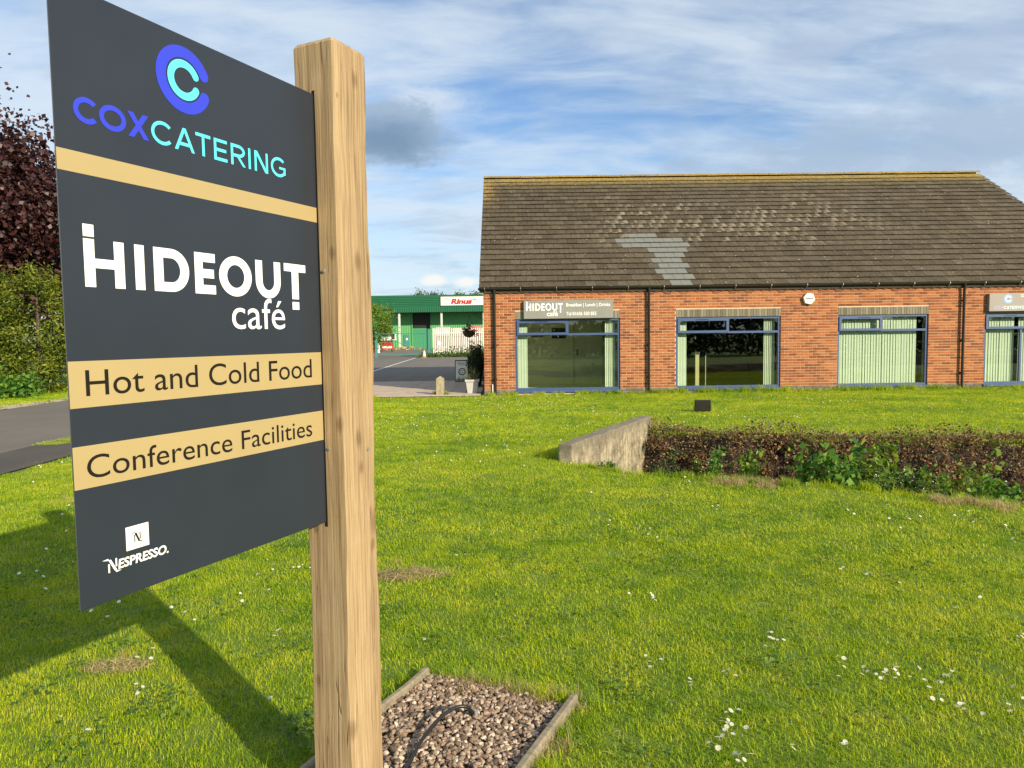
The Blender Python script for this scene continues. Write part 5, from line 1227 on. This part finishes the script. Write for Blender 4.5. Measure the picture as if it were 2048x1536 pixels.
# ================================================================== warehouse beyond the yard
YH = 104.0; wh = empty('warehouse', (-30, YH, 0), 'green clad warehouse with a deep canopy beyond the yard', 'warehouse')
def ribs_v(x0, x1, z0, z1, y, st, d, name, mat, parent):
    mb = MB(); P = []; x = x0
    while x < x1 - 1e-6: P += [(x, y), (x + st * .35, y), (x + st * .5, y - d), (x + st * .85, y - d)]; x += st
    P.append((min(x, x1 + st), y)); V = [(a, b, z0) for a, b in P] + [(a, b, z1) for a, b in P]; n = len(P)
    mb.add(V, [(i, i + 1, n + i + 1, n + i) for i in range(n - 1)]); return mb.build(name, mat, parent)
def ribs_h(x0, x1, z0, z1, y, st, d, name, mat, parent):
    mb = MB(); P = []; z = z0
    while z < z1 - 1e-6: P += [(z, y), (z + st * .3, y - d), (z + st * .7, y - d)]; z += st
    P.append((z1, y)); V = [(x0, b, a) for a, b in P] + [(x1, b, a) for a, b in P]; n = len(P)
    mb.add(V, [(i, i + 1, n + i + 1, n + i) for i in range(n - 1)]); return mb.build(name, mat, parent)
MB().box((-60, YH + .12, -.2), (25, YH + 40, 7.6)).build('hall', 'dark green cladding', wh)
ribs_h(-60, 25, 6.0, 7.75, YH - .1, .25, .05, 'fascia', 'dark green cladding', wh)
MB().box((-60, YH - .12, 7.75), (25, YH + .3, 7.85)).build('roof_capping', 'dark green cladding', wh)
ribs_v(-60, -13.5, 3.55, 6.0, YH + .1, .32, .06, 'upper_cladding', 'light green cladding', wh); ribs_v(-10.9, 25, .0, 6.0, YH + .1, .32, .06, 'upper_cladding', 'light green cladding', wh)
ribs_v(-60, -13.5, .0, 3.55, YH + .08, .32, .06, 'lower_cladding', 'light green cladding', wh)
cn = MB(); cn.box((-15.9, YH - 3.0, 5.27), (25, YH + .05, 5.95)); cn.build('canopy', 'dark green cladding', wh)
ribs_v(-15.9, 25, 5.27, 6.02, YH - 3.02, .32, .05, 'canopy_fascia', 'dark green cladding', wh)
for x in (-15.0, -9.0, -3.0, 4): MB().box((x - .14, YH - 2.7, 0), (x + .14, YH - 2.4, 5.27)).build('column', 'column grey', wh)
sd_ = MB().box((-13.5, YH + .02, 3.0), (-10.9, YH + .11, 5.2)).build('shutter_shade', 'shutter dark', wh)  # near-black panel paints canopy shade on the upper roller door
shm = MB()
for i in range(14): shm.box((-13.45, YH - .02 + (.03 if i % 2 else 0), i * .215 + .05), (-10.95, YH + .1, i * .215 + .262))
tag(shm.build('roller_shutter', 'shutter green', wh), kind=None); MB().box((-13.6, YH - .1, 0), (-13.45, YH + .1, 5.2)).build('door_jamb', 'light green cladding', wh)
d_ = MB().box((-14.75, YH - .06, .0), (-13.95, YH + .05, 2.15)).build('door', 'teal paint', wh); MB().box((-14.45, YH - .075, 1.35), (-14.2, YH - .061, 1.65)).build('door_notice', 'sign white', d_)
wq = MB().box((-17.2, YH - .08, 1.35), (-15.9, YH + .04, 2.35)).build('window', 'white plastic', wh); MB().box((-17.1, YH - .1, 1.5), (-16.1, YH - .081, 2.3)).build('window_pane', 'shutter dark', wq)
MB().box((-60, YH - .55, 5.93), (-15.95, YH + .05, 6.01)).build('soffit', 'dark green cladding', wh)
ws = empty('warehouse_sign', (-6.4, YH - .15, 6.3), 'long white sign with red Rinus lettering on the warehouse fascia', 'sign')
wp = MB().box((-9.27, YH - .32, 6.3), (-2.6, YH - .16, 7.55)).build('board', 'sign white', ws); Mw = Matrix.Translation((-9.27, YH - .33, 6.3)) @ Matrix.Rotation(rad(90), 4, 'X')
text_mesh('Rinus', 'red print', 1.45, 4.55, .22, .75, Mw, 'lettering', wp, .05, .22, .01)
q = Glyph(); q.diag(.35, .62, .82, 1.08, .09); q.diag(1.25, .62, .78, 1.08, .09); q.rect(.72, .18, .88, .28); q.mb.v = [(x, y, .01 + z * 50) for x, y, z in q.mb.v]; q.build('roof_emblem', 'red print', wp, Mw)
q = Glyph(); q.rect(4.4, .76, 5.0, .83); q.poly([(4.85, .62), (5.15, .80), (4.85, .98), (4.95, .80)]); q.mb.v = [(x, y, .01 + z * 50) for x, y, z in q.mb.v]; q.build('arrow_emblem', 'red print', wp, Mw)
# palisade fence
YP = 60.0; pf = empty('palisade_fence', (-6.2, YP, 0), 'pale steel palisade fence along the yard', 'fence')
pm = MB(); pm.prism([(-.034, 0), (.034, 0), (.034, 2.30), (0, 2.42), (-.034, 2.30)], -.012, .012, 'y'); pm = pm.mesh('paling', ['pale paling'])
for i in range(66): inst('paling', pm, Matrix.Translation((-6.05 + i * .155, YP + random.uniform(-.004, .004), .05)), pf)
for z in (.45, 2.0): MB().box((-6.1, YP + .02, z), (4.3, YP + .06, z + .06)).build('rail', 'pale paling', pf)
for x in (-6.0, -3.3, -.6, 2.1): MB().box((x - .05, YP + .07, 0), (x + .05, YP + .17, 2.4)).build('post', 'pale paling', pf)
no = empty('round_notice', (-5.6, YP - .02, 1.15), 'small round white notice fixed to the palisade fence', 'notice'); MB().prism([(.19 * math.cos(i * .52), .19 * math.sin(i * .52)) for i in range(12)], -.02, -.003, 'y').build('disc', 'sign white', no, Matrix.Translation((-5.55, YP - .01, 1.15)))
for k, (x, w, h, mt, lb_) in enumerate(((-5.3, 1.25, 2.55, 'white wrap', 'white shrink-wrapped pallet stack next to the fence gate post'), (-3.95, 1.2, 2.45, 'white wrap', 'white wrapped pallet stack between two others behind the fence'), (-2.6, 1.2, 2.6, 'pink wrap', 'pink wrapped pallet stack behind the palisade fence'), (-1.25, 1.2, 2.35, 'white wrap', 'white wrapped pallet stack nearest the hanging basket'), (.1, 1.2, 2.5, 'pink wrap', 'pink wrapped pallet stack hidden by the building corner'))):
    t = empty('pallet_stack', (x, YP + 1.2, 0), lb_, 'pallet stack', 'wrapped pallet stacks behind the fence'); zz = .15; lev = 3
    MB().box((x - w / 2, YP + .6, .01), (x + w / 2, YP + 1.8, .14)).build('pallet', 'weathered bollard', t)
    for j in range(lev):
        hh = (h - .15) / lev; o = MB().box((x - w / 2 + random.uniform(0, .06), YP + .62, .145 + j * hh), (x + w / 2 - random.uniform(0, .06), YP + 1.78, .13 + (j + 1) * hh)).build('wrapped_load', mt if j % 2 == 0 or k % 2 else ('pink wrap' if mt == 'white wrap' else 'white wrap'), t); bevel(o, .06, 2)
hp = []; 
for i in range(5200): hp.append((random.uniform(-7.3, 1.2), YP - .8 + random.gauss(0, .35), abs(random.gauss(0, .22)) * (1.0 + .8 * math.sin(i))))
hp = np.array(hp); hp[:, 2] = np.abs(hp[:, 2]) * np.clip(.35 + (hp[:, 0] + 7.3) * .22, .3, 1.6) + .02
tag(link(bpy.data.objects.new('weeds', leaf_mesh('weeds', hp, .16, ['weed leaf'], aspect=.5))), 'strip of green weeds growing along the palisade fence', 'weeds', kind='stuff')
gt = empty('yard_gate', (-10.6, 59.4, 0), 'green tubular yard gate standing at the entrance', 'gate')
for x, h in ((-10.75, 2.25), (-6.35, 2.35)): MB().box((x - .09, 59.3, 0), (x + .09, 59.48, h)).build('gate_post', 'teal paint', gt)
for z in (.25, 2.0): MB().tube([(-10.66, 59.4, z), (-6.44, 59.4, z)], .035, 6).build('rail', 'teal paint', gt)
MB().tube([(-10.6, 59.4, 1.95), (-6.5, 59.4, .3)], .03, 6).build('brace', 'teal paint', gt)
MB().tube([(-6.8, 59.4, .25), (-6.8, 59.4, 2.0)], .03, 6).build('stile', 'teal paint', gt)
cp_ = Vector((-6.55, 57.4, .018)); cn = empty('traffic_cone', cp_, 'faded traffic cone beside the gate post', 'cone')
MB().box((-.2, -.2, 0), (.2, .2, .04)).build('base', 'orange plastic', cn, Matrix.Translation(cp_))
for (z0, z1, mt) in ((.04, .14, 'orange plastic'), (.14, .56, 'white plastic'), (.56, .68, 'orange plastic')): MB().tube([cp_ + Vector((0, 0, z0)), cp_ + Vector((0, 0, z1))], [.15 - .14 * z0 , .15 - .14 * z1], 12).build('sleeve', mt, cn)
for k, (px, z0, z1, w, mt, lb_) in enumerate(((772, 1.2, 2.6, 1.6, 'dark grey', 'dark notice board standing by the warehouse tree'), (775, .35, 1.15, 1.4, 'red print', 'red and white site notice below the dark notice board'))):
    x = aty(px, 690, 85).x; t = empty('notice_board', (x, 85 + k * .3, 0), lb_, 'notice board', 'site notices by the warehouse'); yy = 85 - k * .2
    MB().box((x - w / 2, yy, z0), (x + w / 2, yy + .06, z1)).build('board', mt, t); MB().box((x - w * .4, yy - .02, z0 + (z1 - z0) * .15), (x + w * .4, yy - .003, z0 + (z1 - z0) * .45)).build('print', 'sign white', t)
    for s_ in (-.4, .4): MB().box((x + s_ * w - .04, yy + .07, 0), (x + s_ * w + .04, yy + .14, z1)).build('leg', 'dark grey', t)
rb_ = []
for i in range(1300): t = random.random(); rb_.append((-20 + 7.5 * t + random.gauss(0, .4), 92 + 9 * t + random.gauss(0, .5), abs(random.gauss(0, .28)) * (1 - .5 * t)))
tag(link(bpy.data.objects.new('rubble', leaf_mesh('rubble', rb_, .32, ['straw'], up=.3, aspect=.8))), 'heap of pale rubble and scrap along the warehouse drive', 'rubble', kind='stuff')
for (px, w, h, mt, lb_) in ((752, .5, .95, 'red print', 'small red drum by the gate beside the oak post'), (756, .4, 1.2, 'white plastic', 'white drum next to the small red drum')):
    x = aty(px, 690, 80).x; t = MB(); t.tube([(x, 80, 0), (x, 80, h * .32), (x, 80, h * .35), (x, 80, h * .66), (x, 80, h * .69), (x, 80, h)], [w / 2, w / 2, w / 2 + .02, w / 2, w / 2 + .02, w / 2], 14); tag(t.build('drum', mt), lb_, 'drum')

# ================================================================== trees
make_tree('young_tree', (-11.6, 60.5, 0), 1, (-11.35, 60.5, 2.75), (1.75, 1.6, 1.75), 'bright leaf', 9000, 90, .15, 'rounded light green tree beside the yard gate', r=.09, spread=.24)
make_tree('copper_maple', (-18.6, 25.5, .09), 1.5, (-18.7, 25.5, 5.75), (3.35, 3.2, 3.6), 'maple leaf', 60000, 420, .17, 'dark copper-leaved maple tree beyond the road', r=.2, spread=.24, hollow=.3, aspect=.8)
def conifer(bx, by, h, r, label):
    t = empty('conifer', (bx, by, .09), label, 'shrub', 'golden green conifers along the verge')
    MB().tube([(bx, by, 0), (bx, by, h * .9)], [.12, .02], 7).build('trunk', 'bark', t)
    pts = crown_points((bx, by, h * .53), (r, r, h * .5), 14000, 130, .15, .55); pts[:, 2] = np.maximum(pts[:, 2], .12); out_ = pts - np.array((bx, by, h * .3)); out_ /= np.linalg.norm(out_, axis=1)[:, None]
    link(bpy.data.objects.new('foliage', leaf_mesh('foliage', pts, .12, ['conifer leaf'], up=.15, aspect=.38, out=out_ * .8)), t)
conifer(-14.2, 21.8, 3.7, 1.45, 'tallest golden green conifer, half hidden behind the sign panel')
conifer(-16.6, 22.3, 3.1, 1.7, 'broad golden green conifer at the left edge under the maple')
conifer(-15.4, 20.7, 2.0, 1.1, 'low golden green conifer in front of the other two')
conifer(-13.9, 24.5, 3.6, 1.3, 'golden green conifer behind the sign panel by the verge')
iv = [(random.uniform(-16.5, -13.2), 20.0 + random.gauss(0, .35), .1 + abs(random.gauss(0, .28))) for _ in range(3200)]
tag(link(bpy.data.objects.new('ivy_ground_cover', leaf_mesh('ivy_ground_cover', iv, .12, ['nettle leaf'], up=.3, aspect=.8))), 'green ground cover at the foot of the conifers', 'ground cover', kind='stuff')
for k, (px, hh, lb_) in enumerate(((842, 10.9, 'distant tree crown showing above the warehouse roof, leftmost'), (873, 10.6, 'distant tree crown above the warehouse roof, middle one'), (928, 10.9, 'distant tree crown above the warehouse roof beside the building'), (955, 10.5, 'distant tree crown above the warehouse roof touching the cafe roof'))):
    x = aty(px, 590, 150).x; make_tree('distant_tree', (x, 150, 0), 2, (x, 150, hh - 2.6), (2.6, 2.2, 2.6), 'shrub leaf' if k % 2 else 'weed leaf', 4500, 40, .38, lb_, group='distant trees beyond the warehouse', r=.2, limbs=5)
# hedge behind the photographer (seen reflected in the windows)
hg = empty('hedge', (6, -15, 0), 'tall dark hedge across the road behind the viewer, reflected in the windows', 'hedge')
st = MB()
for i in range(50): x = -28 + i * 1.4; st.tube([(x, -15.5, -.1), (x + random.uniform(-.2, .2), -15.5, 1.6), (x + random.uniform(-.5, .5), -15.5, 2.7)], [.06, .04, .01], 5, 0, False)
st.build('stems', 'bark', hg); n = 26000; hx_ = RNG.uniform(-29, 43, n); hz_ = RNG.random(n) ** .8 * (3.0 + .5 * np.sin(hx_ * .8) + .3 * np.sin(hx_ * 2.3))
link(bpy.data.objects.new('leaves', leaf_mesh('leaves', np.stack([hx_, -15.5 + RNG.normal(0, .55, n), hz_ + .05], 1), .38, ['shrub leaf'], up=.2)), hg)
